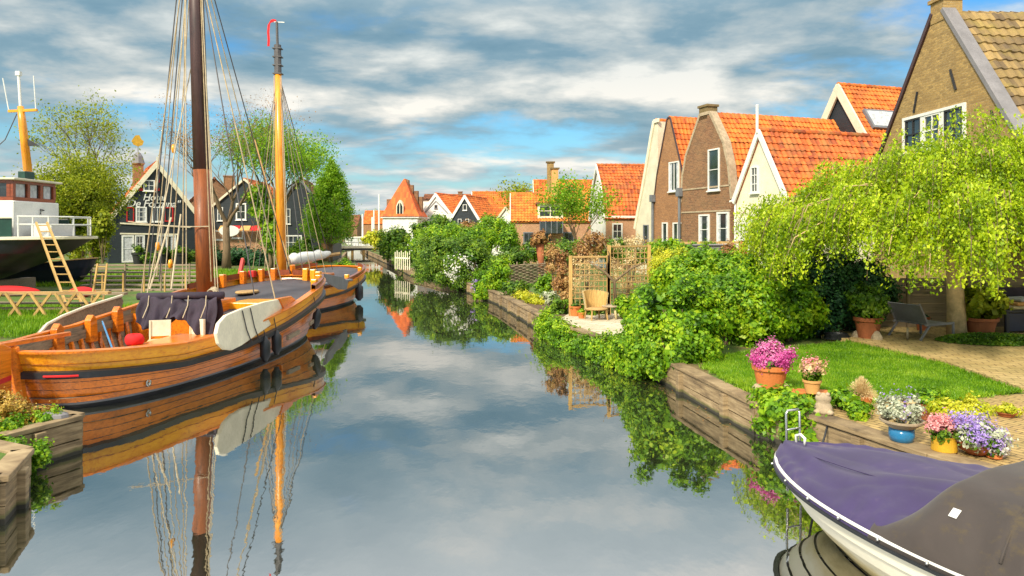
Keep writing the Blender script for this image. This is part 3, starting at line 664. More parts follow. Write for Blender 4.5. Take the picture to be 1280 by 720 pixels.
def deck_chair(loc, rz, label):
    r = thing('folding_chair', label, 'chair', loc, rz, 'pale folding chairs in the barge')
    m = MB(); m.box(-.22,.22,-.2,.2,.36,.39); obj('seat', m, M['tan'], r)
    m = MB(); m.box(-.22,.22,.19,.22,.45,.80); obj('backrest', m, M['cream'], r)
    for x in (-.2,.2):
        for y in (-.18,.18): m = MB(); m.bar((x,y,0), (x,y,.38 if y < 0 else .80), .03, .03); obj('leg', m, M['cream'], r)
deck_chair((-7.72,15.75,.25), R(20), 'pale folding chair under the purple canvas, the one nearer the red bag')
deck_chair((-7.15,16.0,.25), R(-25), 'pale folding chair under the purple canvas, the one nearer the dark mast')
m = MB(); rows = []
for i in range(9):
    t_ = math.pi*i/8; rows.append([(-7.72+.19*math.sin(t_)**.5*math.cos(a)*(1+.1*math.sin(3*a)), 14.7+.15*math.sin(t_)**.5*math.sin(a), .80-.12*math.cos(t_)*(1+.12*math.sin(2*a))) for a in np.linspace(0, 2*math.pi, 20)[:-1]])
m.grid(rows, wrap=True); tag(obj('red_bag', m, M['redcloth'], smooth=True), 'small red bag lying on the engine box of the barge', 'bag')
m = MB(); m.tube([at(142,440,14.9), at(128,402,16.4)], .022, 8); tag(obj('boat_hook', m, M['blue']), 'blue pole leaning against the inside of the barge', 'pole')
def fender(p, label, ln=.55, r=.115, tilt=0):
    rt = thing('fender', label, 'fender', p, 0, 'black fenders on the barges'); m = MB()
    m.lathe([(0,-ln/2), (r*.45,-ln/2), (r*.55,-ln/2+.05), (r,-ln/2+.12), (r,ln/2-.12), (r*.55,ln/2-.05), (r*.4,ln/2), (0,ln/2+.03)], (0,0,0), 16)
    o = obj('body', m, M['rubber'], rt, smooth=True); o.rotation_euler = (0, tilt, 0)
    m = MB(); m.tube([(0,0,ln/2), (-.08,.03,ln/2+.35)], .012, 5); obj('rope', m, M['black'], rt); return rt
def bp(u, z, off): return tuple(b1.M @ Vector(b1.P(u, b1.kz(u, z), -1, off)))
fender(bp(.452,.36,.20), 'black fender hanging lowest on the near barge below the cream leeboard'); fender(bp(.485,.42,.19), 'black fender just behind the lowest one on the near barge')
fender(bp(.66,.62,.20), 'black fender at the shoulder of the near barge bow', tilt=.2)

# --- second barge
b2 = Hull('sailing_barge', 'smaller varnished barge with an orange mast moored beyond the near one', 'sailing barge', (-9.55,24.6,0), R(90-9), 9.4, 2.15,
          [(0,1.0), (2,.8), (4.5,.9), (7,1.15), (9.4,1.4)], e=.6)
r2 = b2.r; wk2 = lambda u: b2.kz(u, b2.zg(u)-.32)
obj('hull_bottom', b2.skin(MB(), lambda u: 0, lambda u: b2.kz(u, .10), 1), M['black'], r2, smooth=True)
obj('hull_planking', b2.skin(MB(), lambda u: b2.kz(u, .10), wk2, 3, .012), M['varnish'], r2)
obj('upper_strake', b2.skin(MB(), wk2, lambda u: 1, 1, 0), M['varnish_y'], r2)
obj('wale', b2.sweep(MB(), wk2, .09, .12, .04), M['black'], r2); obj('cap_rail', b2.sweep(MB(), lambda u: 1, .14, .05, -.03, dz=.02), M['varnish'], r2)
obj('deck', b2.deck(MB(), .05, .99, -.08), M['deck'], r2, smooth=True)
obj('rail', b2.sweep(MB(), lambda u: 1, .09, .14, -.06, a=.3, b=.9, dz=.12), M['varnish_d'], r2)
m = MB(); m.box(4.2,6.6,-.9,.9,.85,1.25); obj('cabin_roof', m, M['varnish'], r2, bevel=.03)
m = MB(); m.box(1.6,3.0,-1.0,.6,.75,1.12); obj('hatch', m, M['varnish_d'], r2, bevel=.03)
m = MB(); m.bar((2.2,1.1,.9), (2.9,1.25,1.95), .10, .2); obj('winch_post', m, M['red'], r2)
for x in (1.2, 3.4, 5.2, 7.2):
    for sg in (-1, 1):
        p = b2.P(u_of(x, 9.4), 1, sg, -.12); m = MB(); m.box(p[0]-.08,p[0]+.08,p[1]-.08,p[1]+.08,p[2]-.1,p[2]+.30); obj('timber_head', m, M['varnish_y'], r2, bevel=.02)
m0, m1 = Vector((-8.93,28,.8)), Vector((-9.15,28.1,10.2))
def mq(f_): return m0+(m1-m0)*f_
m = MB(); m.tube([mq(0), mq(.5), mq(1)], [.20,.175,.12], 14); obj('mast', m, M['mastorange'], r2, world=True, smooth=True)
m = MB(); m.tube([mq(.89)+Vector((0,-.02,0)), mq(1.01)], .14, 10); m.tube([mq(1), mq(1)+Vector((-.03,0,1.0))], .05, 8)
for i in range(4): m.box(-.17,.17,-.15,.15,-.02,.02, Matrix.Translation(mq(.89+.035*i)))
obj('mast_head', m, M['roped'], r2, world=True)
m = MB(); c_ = mq(1)+Vector((-.03,0,1.0)); m.bar(c_+Vector((-.1,0,0)), c_+Vector((.30,0,-.02)), .03, .03); obj('vane', m, M['white'], r2, world=True)
rows = [[c_+Vector((x, .02*math.sin(i*1.1), z+dz)) for dz in (-.055, .055)] for i, (x, z) in enumerate([(-.02,.03), (-.14,.06), (-.24,.03), (-.31,-.12), (-.33,-.4), (-.31,-.7), (-.33,-.95)])]
m = MB(); 
for r_ in rows[3:]: r_[0] = r_[0]+Vector((-.045,0,.055)); r_[1] = r_[1]+Vector((.045,0,-.055))
m.grid(rows); o = obj('pennant', m, M['redcloth'], r2, world=True); o.modifiers.new('t', 'SOLIDIFY').thickness = .01
for i, (px, py, Y) in enumerate([(306,350,29), (314,352,28), (322,352,27.5), (330,350,27), (380,352,27), (390,352,27.4), (399,350,28), (408,346,29)]):
    line('shroud', mq(.90), at(px, py, Y), .016, ('roped', 'rope')[i % 2], r2)
line('forestay', mq(.90), at(418,345,33.2), .02, 'roped', r2)
for dx in (-.28, .22, .3): line('halyard', mq(.88)+Vector((dx*.5,-.1,0)), at(352,345,27.7)+Vector((dx,0,0)), .014, 'ropew', r2)
line('sprit', at(361,330,27.8), at(318,175,28.3), .06, 'tanw', r2)
line('boom', at(360,327,28), at(424,317,31), .10, 'tanw', r2)
m = MB(); pts = [at(362,325,27.9)+(at(412,317,30.4)-at(362,325,27.9))*(i/10)+Vector((0,0,.03*math.sin(i*2.1))) for i in range(11)]; m.tube(pts, [.16,.24,.2,.25,.21,.24,.19,.22,.17,.14,.08], 9); obj('furled_sail', m, M['white'], r2, world=True, smooth=True)
def plate2(name, pts, X, mat, th, parent):
    P_ = [(X*F/(px-640), H-(py-HZ)/F*(X*F/(px-640))) for px, py in pts]; m = MB(); m.prism(P_, X-th/2, X+th/2, 'x'); return obj(name, m, mat, parent, world=True, bevel=.02)
plate2('leeboard', [(404,342), (427,346), (434,352), (432,362), (424,362), (408,352)], -6.45, M['grey'], .1, r2)
m = MB(); m.prism([(2.0,-2.3), (5.0,-2.35), (5.3,-1.7), (1.9,-1.5)], 1.02, 1.1, 'z'); obj('side_board', m, M['grey'], r2, bevel=.02)
f2 = Vector(b2.M @ Vector(b2.P(.62, b2.kz(.62,.45), -1, .2))); fender(tuple(f2), 'black fender on the second barge below the grey leeboard', .7, .17)
# ------------------------------------------------------------------ houses
def tile_mesh(Lu, Lv, pu, pv, amp=.032, lip=.04, flat_=False):
    nu = max(1, round(Lu/pu)); nv = max(1, round(Lv/pv)); pu, pv = Lu/nu, Lv/nv; q = 6 if not flat_ else 5; us = []; zs = []
    for i in range(nu):
        if flat_:
            for a, z in ((0,-.012), (.04,.006), (.5,.010), (.96,.006), (.999,-.012)): us.append((i+a)*pu); zs.append(z)
        else:
            for k in range(q): a = k/q; us.append((i+a)*pu); zs.append(amp*math.sin(2*math.pi*a)*(1 if a < .5 else .6))
    us.append(Lu); zs.append(zs[0]); rr = np.random.default_rng(int(Lu*100)); rows = []
    for j in range(nv):
        jt = rr.normal(size=nu+1)*.005
        for v_, l in ((j*pv, lip), ((j+1)*pv-.002, 0)): rows.append([(u, v_+(jt[int(u/pu)] if l else 0), z+l+jt[min(nu, int(u/pu))]) for u, z in zip(us, zs)])
    sg = [[(u, v_, z-.04*math.sin(math.pi*min(1,v_/Lv))*(.5+.5*math.sin(u*1.1+Lu))+.012*math.sin(u*2.3+v_*1.7)) for u, v_, z in r] for r in rows]
    m = MB(); m.grid(sg); m.box(0, Lu, 0, Lv, -.13, -.10); return m
_tm = {}
class House:
    def __init__(s, name, label, loc, rz, D, prof, wall, roof, cat='house', base=.4, group=None, side=None, ov=.12, pu=.25, pv=.33, flat_=False, barge=None, bw=.18, bt=.08, ridge=True, skip=()):
        s.r = thing(name, label, cat, loc, R(rz), group); s.M = s.r.matrix_basis.copy(); s.I = s.M.inverted(); s.D = D; s.prof = prof; s.hw = prof[-1][0]; s.hl = prof[0][0]
        z0 = base-loc[2]; m = MB(); m.prism([(prof[0][0], z0)]+[(x, z-.05) for x, z in prof]+[(prof[-1][0], z0)], 0, D, 'y'); s.wall = obj('wall', m, M[wall], s.r)
        for i, ((xa, za), (xb, zb)) in enumerate(zip(prof, prof[1:])):
            if i in skip or abs(xa-xb) < .02 and abs(za-zb) < .02: continue
            up = zb > za; lo, hi = ((xa, za), (xb, zb)) if up else ((xb, zb), (xa, za))
            if abs(za-zb) < .05: continue
            d = Vector((hi[0]-lo[0], 0, hi[1]-lo[1])); Lv = d.length; d.normalize(); ext = .22 if (i == 0 or i == len(prof)-2) else 0
            if up: u = Vector((0,-1,0)); o_ = Vector((lo[0], D+.05, lo[1]))
            else: u = Vector((0,1,0)); o_ = Vector((lo[0], -ov, lo[1]))
            nrm = u.cross(d); o_ = o_-d*ext+nrm*.04; mm = tile_mesh(D+.05+ov, Lv+ext+.02, pu, pv, flat_=flat_)
            ro = obj('roof', mm, M[roof], s.r, fix=False); A = Matrix((u, d, nrm)).transposed().to_4x4(); A.translation = o_; ro.matrix_basis = A
        s.zr = max(z for x, z in prof); s.xr = [x for x, z in prof if z == s.zr]; s.xr = sum(s.xr)/len(s.xr)
        if ridge:
            m = MB(); n = int((D+ov)/.33)
            for k in range(n):
                y0 = -ov+(D+ov)*k/n; y1 = y0+(D+ov)/n+.03; m.tube([(s.xr, y0, s.zr+.03), (s.xr, y1, s.zr+.015)], [.135, .115], 8)
            obj('ridge', m, M[roof], s.r, smooth=False)
        if barge:
            for i, ((xa, za), (xb, zb)) in enumerate(zip(prof, prof[1:])):
                if abs(za-zb) < .05 and abs(xa-xb) < .3: pass
                d = Vector((xb-xa, 0, zb-za)).normalized(); e0 = .22 if i == 0 else .01; e1 = .22 if i == len(prof)-2 else .01
                n_ = Vector((-d.z, 0, d.x)); a = Vector((xa, -ov-.02-.003*i, za))-d*e0+n_*(.10-bw/2); b = Vector((xb, -ov-.02-.003*i, zb))+d*e1+n_*(.10-bw/2)
                m = MB(); m.bar(a, b, bt, bw, up=n_); obj('bargeboard', m, M[barge], s.r, bevel=.01)
    def ray(s, px, py, P, N):
        o = Vector((0,0,H)); d = Vector(((px-640)/F, 1, -(py-HZ)/F)); P = s.M @ Vector(P); N = s.M.to_3x3() @ Vector(N); t_ = (P-o).dot(N)/d.dot(N); return s.I @ (o+d*t_)
    def opening(s, box, cols=2, rows=2, face='front', name='window', frame='white', pane='glass', fw=.07, sill=True, off=0., mull=.035, label=None, curtain=False):
        px0, py0, px1, py1 = box; P, N = ((0,off,0), (0,-1,0)) if face == 'front' else ((s.hw,0,0), (1,0,0)) if face == 'right' else ((s.hl,0,0), (-1,0,0))
        cx_, cy_ = (px0+px1)/2, (py0+py1)/2
        a, b, c_, d_ = s.ray(px0, cy_, P, N), s.ray(px1, cy_, P, N), s.ray(cx_, py0, P, N), s.ray(cx_, py1, P, N)
        ctr = (a+b)/2; ctr.z = (c_.z+d_.z)/2; w = (b-a).length; w = abs((b-a).x) if face == 'front' else abs((b-a).y); h = abs(c_.z-d_.z)
        return s.window(ctr, w, h, cols, rows, face, name, frame, pane, fw, sill, mull, label, curtain)
    def window(s, ctr, w, h, cols=2, rows=2, face='front', name='window', frame='white', pane='glass', fw=.07, sill=True, mull=.035, label=None, curtain=False):
        rz = {'front': 0, 'right': R(90), 'left': R(-90)}[face]
        fw = min(fw, w*.13, h*.13); m = MB(); x, z = w/2, h/2; y0, y1 = -.07, .02
        m.box(-x, x, y0, y1, z-fw, z); m.box(-x, x, y0, y1, -z, -z+fw); m.box(-x, -x+fw, y0, y1, -z+fw, z-fw); m.box(x-fw, x, y0, y1, -z+fw, z-fw)
        for i in range(1, cols): c_ = -x+2*x*i/cols; m.box(c_-mull/2, c_+mull/2, y0+.02, -.004, -z+fw, z-fw)
        for j in range(1, rows): c_ = -z+2*z*j/rows; m.box(-x+fw, x-fw, y0+.026, -.002, c_-mull/2, c_+mull/2)
        o = obj(name, m, M[frame], s.r, loc=ctr, rz=rz, label=label)
        g_ = MB(); g_.box(-x+fw*.5, x-fw*.5, -.016, .01, -z+fw*.5, z-fw*.5); obj('pane', g_, M[pane], o)
        if sill: g_ = MB(); g_.box(-x-.06, x+.06, -.13, .01, -z-.07, -z-.002); obj('sill', g_, M[frame], o, bevel=.01)
        if curtain:
            g_ = MB()
            for sg in (-1, 1): g_.box(*sorted((sg*x*.95, sg*x*.45)), -.022, -.017, -z*.93, z*.93)
            obj('curtain', g_, M['curtain'], o)
        return o
    def chimney(s, x, y, z0, z1, w=.5, d=.5, mat='b_brown', pots=0, cap=True):
        m = MB(); m.box(x-w/2, x+w/2, y-d/2, y+d/2, z0, z1-.12)
        if cap: m.box(x-w/2-.06, x+w/2+.06, y-d/2-.06, y+d/2+.06, z1-.12, z1)
        o = obj('chimney', m, M[mat], s.r, bevel=.01)
        for k in range(pots): p = MB(); p.lathe([(.09,0), (.11,.04), (.08,.35), (.1,.38)], (x+(k-(pots-1)/2)*.28, y, z1), 10); obj('chimney_pot', p, M['terra'], o)
        return o
    def part(s, name, mb, mat, **k): return obj(name, mb, M[mat], s.r, **k)
e_ = Vector((-.316, .949, 0)); RZ = math.degrees(math.atan2(-.949, .316))
def cen(N, W): p = Vector((*N, 0))+e_*(W/2); return (p.x, p.y, 0)
def gable(W, ze, za): return [(-W/2, ze), (0, za), (W/2, ze)]

# brown brick house on the right
h = House('brick_house', 'tall yellow-brown brick house with a triple window above the weeping tree', (13.0,22.0,0), -86.8, 11, [(-3.45,5.1), (-.22,9.62), (.22,9.62), (3.45,5.1)], 'b_brown', 't_brown', ov=-.30, pu=.30, pv=.36)
for sg, mt_, w in ((-1, 'mastdark', .10), (1, 'lead', .42)):
    a, b = Vector((sg*3.62, 0, 4.95)), Vector((sg*.22, 0, 9.72)); d = (b-a).normalized(); n_ = Vector((-d.z*sg*-1, 0, abs(d.x))).normalized(); mb = MB(); 
    off = Vector((sg*abs(d.z), 0, abs(d.x)))*.03
    mb.bar(a+off+Vector((0,w/2-.05,0)), b+off+Vector((0,w/2-.05,0)), w, .14, up=(sg*abs(d.z),0,abs(d.x))); h.part('coping', mb, mt_, bevel=.01)
h.chimney(0, .28, 9.4, 10.15, .62, .6)
w = h.opening((1130,138,1208,186), 3, 1, fw=.09, mull=.14, label='triple window in a white frame')
for i, (cx_, mt_) in enumerate(((-.93, 'green'), (0, 'white'), (.93, 'green'))):
    pass
W3 = abs(h.ray(1208,160,(0,0,0),(0,-1,0)).x-h.ray(1130,160,(0,0,0),(0,-1,0)).x)
for i in range(3):
    m = MB(); x = (i-1)*W3/3.08; ww = W3/3-.20; hh = 1.0; fm = 'iron' if i != 1 else 'white'; f_ = .055
    for bx in ((-ww/2, ww/2, hh/2-f_, hh/2), (-ww/2, ww/2, -hh/2, -hh/2+f_), (-ww/2, -ww/2+f_, -hh/2, hh/2), (ww/2-f_, ww/2, -hh/2, hh/2), (-f_/3, f_/3, -hh/2, hh/2), (-ww/2, ww/2, -f_/3, f_/3)):
        m.box(x+bx[0], x+bx[1], -.052-.002*(bx[1]-bx[0] > .2), -.018, bx[2], bx[3])
    obj('casement', m, M[fm], w)
for x, z, a in ((-1.05,7.15,.35), (.75,7.5,-.45), (-2.35,5.4,.5), (2.45,6.0,-.5)):
    m = MB(); m.bar((x-.28*math.sin(a), -.03, z-.32), (x+.28*math.sin(a), -.03, z+.32), .05, .05); h.part('wall_anchor', m, 'iron')

# orange roof behind
h = House('tiled_house', 'house with bright orange roof and skylight rising behind the brick gable', (17.3,38,0), RZ, 8, gable(4.6, 7.2, 10.75), 'woodblack', 't_orange', barge='offwhite', bw=.42, bt=.12)
m = MB(); 
d = Vector((-2.3,0,3.55)).normalized(); nrm = Vector((.84,0,.545)); c0 = Vector((1.32,1.5,8.75))
def slab(mb, c, u, v, n_, a, b, t0, t1): 
    vs_ = [c+u*i*a+v*j*b+n_*k for k in (t0, t1) for j in (-1, 1) for i in (-1, 1)]; mb.add(vs_, [(0,2,3,1), (4,5,7,6), (0,1,5,4), (2,6,7,3), (0,4,6,2), (1,3,7,5)]); return mb
sk = h.part('skylight', slab(MB(), c0, Vector((0,1,0)), d, nrm, 1.0, .62, .0, .16), 'grey'); obj('pane', slab(MB(), c0, Vector((0,1,0)), d, nrm, .88, .5, .10, .175), M['curtain'], sk)

# small cream house
h = House('cream_house', 'small cream weatherboarded house with steep white bargeboards and a finial', cen((11.5,30),3.5), RZ, 6.6, gable(3.5, 4.55, 7.45), 'cream', 't_deep', barge='white', bw=.24, pu=.27, pv=.36)
h.opening((939.5,208,948.5,241), 2, 3)
m = MB(); m.bar((0,-.2,7.35), (0,-.2,8.6), .09, .09); h.part('finial', m, 'white', bevel=.01)
for i in range(9): m = MB(); m.box(-1.74,1.74,-.03-.002*(i % 2),-.001,.45+.36*i,.45+.36*i+.345); h.part('weatherboard', m, 'whiteboard')
h.opening((926,299,937,322), 1, 1, name='door', pane='red', sill=False, off=-.03); h.opening((938.5,299,950,322), 2, 2, off=-.03)
m = MB(); m.tube([(1.85,-.25,4.42), (1.85,6.6,4.42)], .07, 8); h.part('gutter', m, 'white'); m = MB(); m.tube([(-1.85,-.3,4.42), (-1.85,.0,4.42), (-1.72,-.1,3.9), (-1.72,-.1,.5)], .045, 8); h.part('downpipe', m, 'white')

# dark brick house with curved gable
PR = [(-2.2,4.6), (-2.05,6.0), (-1.72,7.0), (-.42,8.95), (.42,8.95), (1.55,7.35), (1.95,6.2), (2.2,4.6)]
h = House('brick_house', 'dark brown brick house with a curved gable, between cream and orange brick houses', cen((10.45,34.35),4.4), RZ, 8, PR, 'b_dark', 't_orange', ov=-.28, skip=(3,))
for (xa, za), (xb, zb) in zip(PR, PR[1:]):
    d = Vector((xb-xa,0,zb-za)).normalized(); n_ = Vector((-d.z,0,d.x)); m = MB(); m.bar(Vector((xa,.17,za))+n_*.04-d*.02, Vector((xb,.17,zb))+n_*.04+d*.02, .40, .16, up=n_); h.part('coping', m, 'stone')
h.chimney(-.15,.3,8.7,9.45,.75,.6,'b_old')
h.opening((886,186,900,238), 1, 2, fw=.07); h.opening((874.5,268,887.5,306), 1, 2, fw=.08, curtain=True); h.opening((897,265,912,306), 1, 2, fw=.08, curtain=True)
for z in (4.0, 5.2): m = MB(); m.box(-2.18,2.18,-.03,.0,z,z+.08); h.part('string_course', m, 'stone')
m = MB(); m.tube([(-2.2,-.12,5.0), (-2.2,-.12,.5)], .075, 8); m.box(-2.36,-2.04,-.26,-.02,4.9,5.35); h.part('downpipe', m, 'grey')
# orange brick house
h = House('brick_house', 'narrow orange-brown brick house with a steep gable and grey downpipes', cen((9.3,38.75),3.3), RZ, 7, [(-1.65,4.6), (-1.25,6.3), (-.12,9.35), (.12,9.35), (1.25,6.6), (1.65,5.2)], 'b_orange', 't_orange', ov=-.02, barge='mastdark', bw=.1, bt=.06, skip=(2,))
h.opening((837,202,849.5,239), 2, 1, fw=.07, curtain=True); h.opening((842,278,859,305), 3, 1); h.opening((828.5,278,835,303), 1, 1)
m = MB(); m.tube([(-1.6,-.12,5.0), (-1.6,-.12,.5)], .075, 8); m.box(-1.75,-1.45,-.25,-.02,4.75,5.15); h.part('downpipe', m, 'grey')
# white plastered gable
h = House('plaster_house', 'pale plastered house end with a sweeping concave gable', cen((8.5,41.95),2.7), RZ, 7, [(-1.35,3.4), (-1.05,4.2), (-.55,5.4), (0,6.9), (.55,8.5), (.95,9.5), (1.35,9.5)], 'offwhite', 't_orange', barge='cream', bw=.22, ov=.02, skip=(5,))
h.opening((805,281,811,303), 1, 1, frame='grey')
h.opening((819.5,275,823,300), 1, 1, frame='grey', sill=False)

# orange roofed house beyond the trellis
h = House('cottage', 'cottage with a large orange pantile roof and a white gable beside the plastered house', (6.28,52.5,0), -85, 9, [(-2.6,4.1), (-1.6,6.3), (0,7.85), (1.6,6.3), (2.6,4.1)], 'b_pink', 't_deep', barge='white', bw=.3)
m = MB(); m.prism([(-2.58,.5), (-2.58,4.0), (-1.6,6.2), (0,7.7), (1.6,6.2), (2.58,4.0), (2.58,.5)], -.02, -.001, 'y'); h.part('plaster', m, 'white')
h.opening((765,279,778,299), 2, 2, 'right', fw=.12)
m = MB(); m.box(2.6,2.75,-.2,9,3.98,4.12); h.part('gutter', m, 'white')
# long low house with dormer
h = House('farmhouse', 'long low house with mossy orange roof, cream dormer and pale red wall', (0,60.7,0), -90, 8.2, gable(5.2, 3.95, 6.2), 'b_pink', 't_moss', barge='cream', bw=.25)
lr = h
dm = MB(); x0, x1 = (672-640)/F*58.4, (703.5-640)/F*58.4
def DL(x, y, z): return h.I @ Vector((x, y, z))
m = MB(); 
def wbox(mb, x0, x1, y0, y1, z0, z1): mb.box(x0, x1, y0, y1, z0, z1, h.I); return mb
o = obj('dormer', wbox(MB(), x0, x1, 58.2, 60.2, 4.05, 5.25), M['cream'], h.r)
obj('dormer_roof', wbox(MB(), x0-.15, x1+.15, 58.0, 60.4, 5.25, 5.40), M['t_dark'], o)
for k in range(2):
    a = x0+.18+k*(x1-x0-.3)/2; obj('pane', wbox(MB(), a, a+(x1-x0-.3)/2-.08, 58.17, 58.21, 4.30, 5.05), M['glass'], o)
    obj('glazing_bar', wbox(MB(), a, a+(x1-x0-.3)/2-.08, 58.14, 58.175, 4.68, 4.73), M['cream'], o)
obj('conservatory', wbox(MB(), (675-640)/F*57, (703-640)/F*57, 57.0, 58.05, 2.9, 3.85), M['glass'], h.r)
for k in range(5): a = (675-640)/F*57+k*.45; obj('glazing_post', wbox(MB(), a-.03, a+.03, 56.95, 57.0, 2.9, 3.85), M['grey'], h.r)
for bx in ((654,290,668,304), (680,290,689,304), (704,290,718,303)): h.opening(bx, 2, 1, 'right', frame='grey', fw=.1)
for px, Y, z1, mt_ in ((693.5,60.7,8.3,'yellow'), (688,61.5,8.9,'b_old')):
    x = (px-640)/F*Y; o = obj('chimney', wbox(MB(), x-.28, x+.28, Y-.3, Y+.3, 5.6, z1), M['b_brown'] if mt_ == 'b_old' else M['terral'], h.r)
    obj('chimney_cap', wbox(MB(), x-.38, x+.38, Y-.4, Y+.4, z1, z1+.1), M['b_old'], o)
h = House('cottage', 'taller cottage with plain orange roof behind the long low house', (2.1,67,0), -90, 8, gable(5.2, 5.0, 7.75), 'b_old', 't_orange', barge='offwhite', bw=.2)

# far houses across the gardens
def pyramid_house():
    r = thing('turret_house', 'far white house under a steep orange pointed roof with an arched window', 'house', (-13.0,87.2,0), R(-6)); m = MB(); m.box(-2.1,2.1,-2.2,3.3,.4,4.75); obj('wall', m, M['white'], r)
    m = MB(); m.box(-2.3,2.3,-2.4,3.5,4.66,4.84); obj('cornice', m, M['white'], r)
    prof = [(2.4,4.85), (1.95,5.5), (1.5,6.5), (.72,8.15), (.05,9.45)]; rows = []
    for w_, z in prof: rows.append([(-w_,-w_-.1,z), (w_,-w_-.1,z), (w_,w_*.4+1.2,z), (-w_,w_*.4+1.2,z)])
    m = MB(); m.grid(rows, wrap=True); obj('roof', m, M['t_red'], r)
    m = MB(); m.prism([(-.42,5.0), (.42,5.0), (.42,6.1), (.25,6.5), (0,6.8), (-.25,6.5), (-.42,6.1)], -2.30, -1.2, 'y'); o = obj('dormer', m, M['cream'], r)
    for sg in (-1, 1): m = MB(); m.prism([(sg*.05,5.15), (sg*.32,5.15), (sg*.32,6.0), (sg*.2,6.3), (sg*.05,6.5)], -2.32, -2.29, 'y'); obj('pane', m, M['glass'], o)
    for i, (x, y, z) in enumerate([(.25,.3,9.3), (.75,.5,8.7), (1.3,.7,8.0), (1.8,.9,7.3), (-2.1,.6,7.0)]): m = MB(); m.box(x-.22,x+.22,y-.3,y+.3,z-2.2,z); obj('chimney', m, M['b_dark'], r)
    return r
pyramid_house()
h = House('gabled_house', 'far white gabled house with a thin orange roof edge beside the turret house', (-9.6,91,0), -20, 8, gable(5.2, 4.7, 7.85), 'white', 't_orange', barge='white', bw=.35)
m = MB(); m.bar((-1.7,-.04,5.3), (0,-.04,6.9), .06, .08); m.bar((1.7,-.04,5.3), (0,-.04,6.9), .06, .08); m.bar((-2.5,-.04,4.6), (2.5,-.04,4.6), .06, .08); h.part('trim', m, 'grey')
h.window(Vector((0,0,6.2)), .4, .45, 1, 1, frame='grey'); h.window(Vector((1.4,0,3.9)), .5, .8, 1, 1, frame='grey')
h = House('gabled_house', 'far black boarded gable with white edges and an orange roof', (-5.55,85,0), -16, 8, gable(4.0, 4.2, 7.3), 'woodblack', 't_orange', barge='white', bw=.3)
h.window(Vector((0,0,5.9)), .5, .7, 1, 1); h.window(Vector((-.65,0,4.1)), .45, .9, 1, 1); h.window(Vector((.3,0,4.1)), .45, .9, 1, 1)
h = House('terrace_house', 'far low house with a broad plain orange roof right of the black gable', (-5.2,96,0), -90, 9, gable(6, 5.0, 8.3), 'b_pink', 't_orange', barge='white', bw=.2)
h.chimney(0,7,7.4,8.8,.5,.7,'b_dark')
h = House('terrace_house', 'far white rendered house block showing between the two gables', (-12.4,103,0), -90, 9, [(-2.5,7.6), (0,8.3), (2.5,7.6)], 'white', 't_dark'); h.chimney(0,5,7.9,8.8,.4,.6,'b_dark')
h = House('cottage', 'far small white cottage end with an orange roof left of the long low house', (-.6,76,0), -24, 6, gable(3.4, 3.6, 5.6), 'white', 't_orange', barge='offwhite', bw=.2); h.window(Vector((0,0,3.4)), .6, .8, 2, 2)
h = House('terrace_house', 'distant brown brick row behind the harbour masts', (-62,190,0), -90, 22, gable(8, 4.6, 7.4), 'b_dark', 't_dark')
h = House('terrace_house', 'distant orange building between the harbour masts and the turret house', (-35,172,0), -90, 7, gable(6, 5.0, 8.0), 'b_orange', 't_orange')
h = House('terrace_house', 'distant low shed with a dark red roof at the left end of the harbour', (-80,215,0), -90, 20, gable(8, 5, 8.6), 'b_orange', 't_deep')

# ------------------------------------------------------------------ hotel on the left bank
HR = 32
h = House('hotel', 'black boarded hotel with white script lettering and red shutters on the left bank', (-29.35,59.5,0), HR, 9, gable(7.0, 4.0, 8.75), 'woodblack', 't_deep', cat='hotel', barge='cream', bw=.34)
def shut(box, nm='shutter'):
    return h.opening(box, 1, 1, name=nm, frame='red', pane='woodblack', sill=False, fw=.13)
h.opening((179,225,193.5,239), 2, 2, fw=.09); 
for bx in ((173.5,224.5,178.5,228), (173.5,235,178.5,238.5), (194.5,224.5,199.5,228), (194.5,235,199.5,238.5)): h.opening(bx, 1, 1, name='shutter', frame='red', pane='red', sill=False)
h.opening((169.5,258.5,183.5,277.5), 3, 3, fw=.1, curtain=True); h.opening((189.5,258.5,204,277.5), 2, 1, fw=.1)
shut((205.5,259,216.5,277)); shut((158,259,167.5,277))
h.opening((152,294,167.5,328), 1, 2, name='door', fw=.12, pane='curtain', sill=False); h.opening((168.5,294,181,314), 2, 2, fw=.1, curtain=True); h.opening((196,294,220,313), 2, 1, fw=.1, mull=.1, curtain=True)
for a, b in (((150,279), (238,284)), ((150,292), (222,293))):
    pa, pb = h.ray(*a, (0,-.05,0), (0,-1,0)), h.ray(*b, (0,-.05,0), (0,-1,0)); m = MB(); m.bar(pa, pb, .06, .12); h.part('trim', m, 'cream')
m = MB(); m.box(3.36,3.52,-.05,.1,.45,4.1); h.part('corner_board', m, 'cream')
m = MB(); m.bar((0,-.16,5.4), (0,-.16,9.2), .09, .09); h.part('finial', m, 'cream')
def lettering(txt, c, size, parent, mat, shear=.25):
    cu = bpy.data.curves.new('lettering', 'FONT'); cu.body = txt; cu.size = size; cu.shear = shear; cu.extrude = .012; cu.align_x = 'CENTER'; cu.align_y = 'CENTER'; cu.offset = .006; cu.space_character = .95
    o = bpy.data.objects.new('tmp', cu); C.objects.link(o); dg = bpy.context.evaluated_depsgraph_get(); me = bpy.data.meshes.new_from_object(o.evaluated_get(dg)); bpy.data.objects.remove(o)
    me.materials.clear(); me.materials.append(mat); q = bpy.data.objects.new('lettering', me); C.objects.link(q); q.parent = parent; q.location = c; q.rotation_euler = (R(90), 0, 0); return q
p1, p2 = h.ray(193,247,(0,-.03,0),(0,-1,0)), h.ray(188,254,(0,-.03,0),(0,-1,0))
